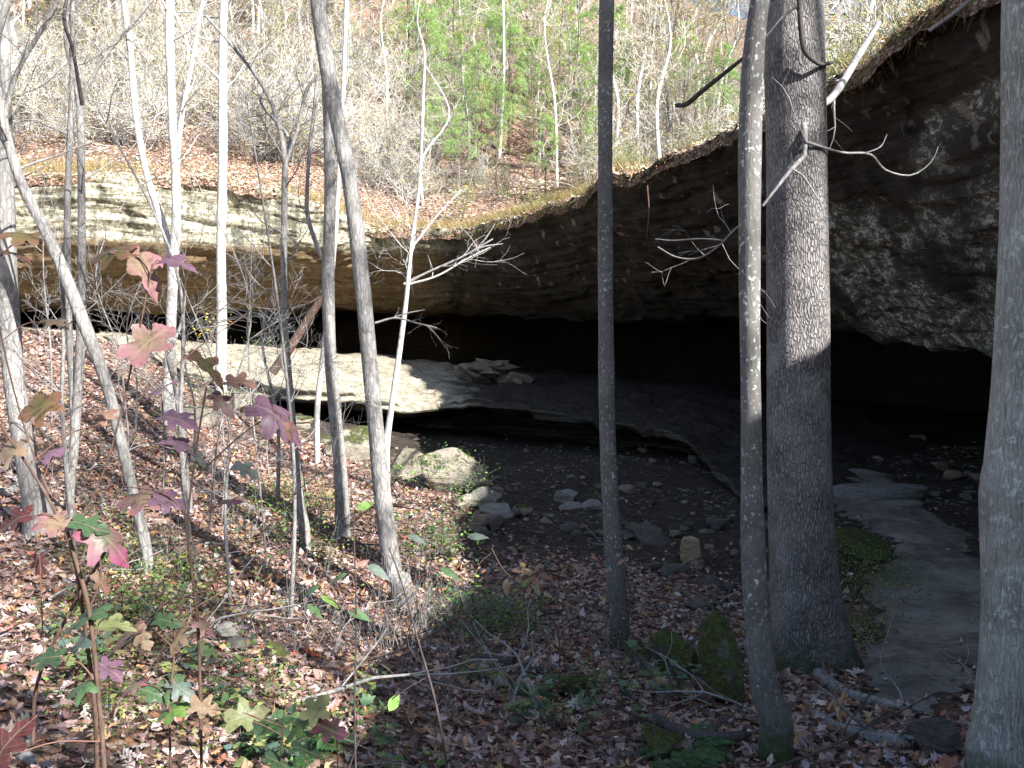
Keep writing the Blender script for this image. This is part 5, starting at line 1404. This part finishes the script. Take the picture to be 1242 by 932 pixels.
for px_, t_, s_ in [(1020,.8,.5),(1040,1.2,.6),(1065,.7,.45),(1090,1.0,.5),(1120,.9,.5),(1010,2,.8),(1075,2.4,.9),(850,.8,.4),(880,1.0,.5),(760,.6,.35),(1105,2.2,.8)]:
    hput('green' if s_ < .6 else 'shrub', hill_at(px_, t_), s_)
for _ in range(46):
    px = rng.uniform(530, 1130); t = 0.6 + 10 * rng.uniform() ** 1.5
    hput('green', hill_at(px, t), rng.uniform(.35, .8))
for _ in range(95):
    hput('leafy', hill_at(rng.uniform(-80, 1100), rng.uniform(7, 30)), rng.uniform(.3, .65))
for _ in range(14):
    hput('green', hill_at(rng.uniform(-50, 500), rng.uniform(6, 22)), rng.uniform(.5, .9))
for _ in range(150):
    px = rng.uniform(-250, 1150); t = rng.uniform(11, 58)
    hput(['bare', 'leafy', 'bare'][rng.randint(3)], hill_at(px, t), rng.uniform(.7, 1.25))
# unseen trees added on the rise to the right to shade the near trunks
for x, y, sc in [(10.5,-4.5,1.0),(9.2,-1.2,.8),(12.5,-8,1.1),(14,-3,1.1),(11,2,.9),(17,-9,1.2),(9,-7.5,.9)]:
    k = int(np.argmin(np.hypot(T_[:, 0] - 6, T_[:, 1] - y))); hput('leafy', hill_point(k, x - T_[k, 0]), sc)

# ------------------------------------------------------------------ labels for repeats: told apart by the trunks they stand between
from collections import defaultdict
ORD = ['leftmost', 'second', 'third', 'fourth', 'fifth', 'sixth', 'seventh', 'eighth', 'ninth', 'tenth', 'eleventh', 'twelfth', 'thirteenth', 'fourteenth', 'fifteenth', 'sixteenth', 'seventeenth', 'eighteenth', 'nineteenth', 'twentieth']
GAPS = [(-50, 105, 'at the far left edge'), (105, 190, 'left of the white barked tree'), (190, 262, 'behind the white barked tree'), (262, 340, 'right of the straight bright tree'),
        (340, 440, 'behind the leaning grey tree'), (440, 520, 'right of the leaning grey tree'), (520, 620, 'midway to the slender tree'), (620, 728, 'just left of the slender tree'),
        (728, 830, 'just right of the slender tree'), (830, 935, 'behind the spotted slim tree'), (935, 1015, 'behind the thickest tree'), (1015, 1190, 'between thickest and right edge trees'), (1190, 1290, 'by the right edge tree')]
SHORT = {'thin bare saplings on the leaf slope': 'bare sapling on slope', 'twiggy shrubs on the hillside': 'twiggy hillside shrub', 'young pines above the brow': 'young green pine', 'green seedlings on the leafy slope': 'green seedling',
         'bare trees on the hillside': 'bare hillside tree', 'yellow leaved trees on the hillside': 'yellow leaved tree', 'clumps of dry stalks': 'pale dry weeds', 'vines over the boulders': 'leafy green vine',
         'low lobed leaf plants': 'low lobed leaf plant', 'ferns on the forest floor': 'dark green fern', 'green shrubs near the brow': 'yellow green shrub', 'tiny leaved plants on the path bank': 'tiny leaved creeping plant',
         'yellow sprigs beside the slab': 'yellow sprig', 'loose stones on the dirt floor': 'loose stone', 'twigs lying on the leaf litter': 'fallen twig'}
bins = defaultdict(list)
for o in list(C.objects):
    if o.parent or 'group' not in o or o['group'] not in SHORT: continue
    y = o.location.y
    if y < 1: continue
    px = 621 + F * o.location.x / y
    for a, b, nm in GAPS:
        if a <= px < b:
            hillt = 'hill' in o['group'] or 'brow' in o['group']
            BH = [(24, 'right on the brow'), (30, 'close to the brow'), (34, 'low on the hill'), (38, 'lower hill'), (43, 'halfway up'), (50, 'upper hill'), (999, 'far up')]
            BS = [(11, 'nearest on the dirt'), (13, 'near on the dirt'), (15, 'middle of the dirt'), (18, 'deeper on the dirt'), (21, 'deep in the cave'), (999, 'deepest in the cave')]
            band = next(b_ for v_, b_ in (BH if hillt else BS) if y < v_) if (hillt or 'stones' in o['group']) else ('close up' if y < 5.5 else 'mid slope' if y < 8.5 else 'farther down' if y < 12 else 'below the cave')
            bins[(o['group'], nm, band)].append((px, o)); break
for (g, nm, band), L in bins.items():
    L.sort(key=lambda q: q[0])
    for k, (_, o) in enumerate(L):
        pre = '' if len(L) == 1 else (ORD[k] + ' ') if k < len(ORD) else None
        if pre is None: continue
        o['label'] = (pre + SHORT[g] + ' ' + nm + ', ' + band)
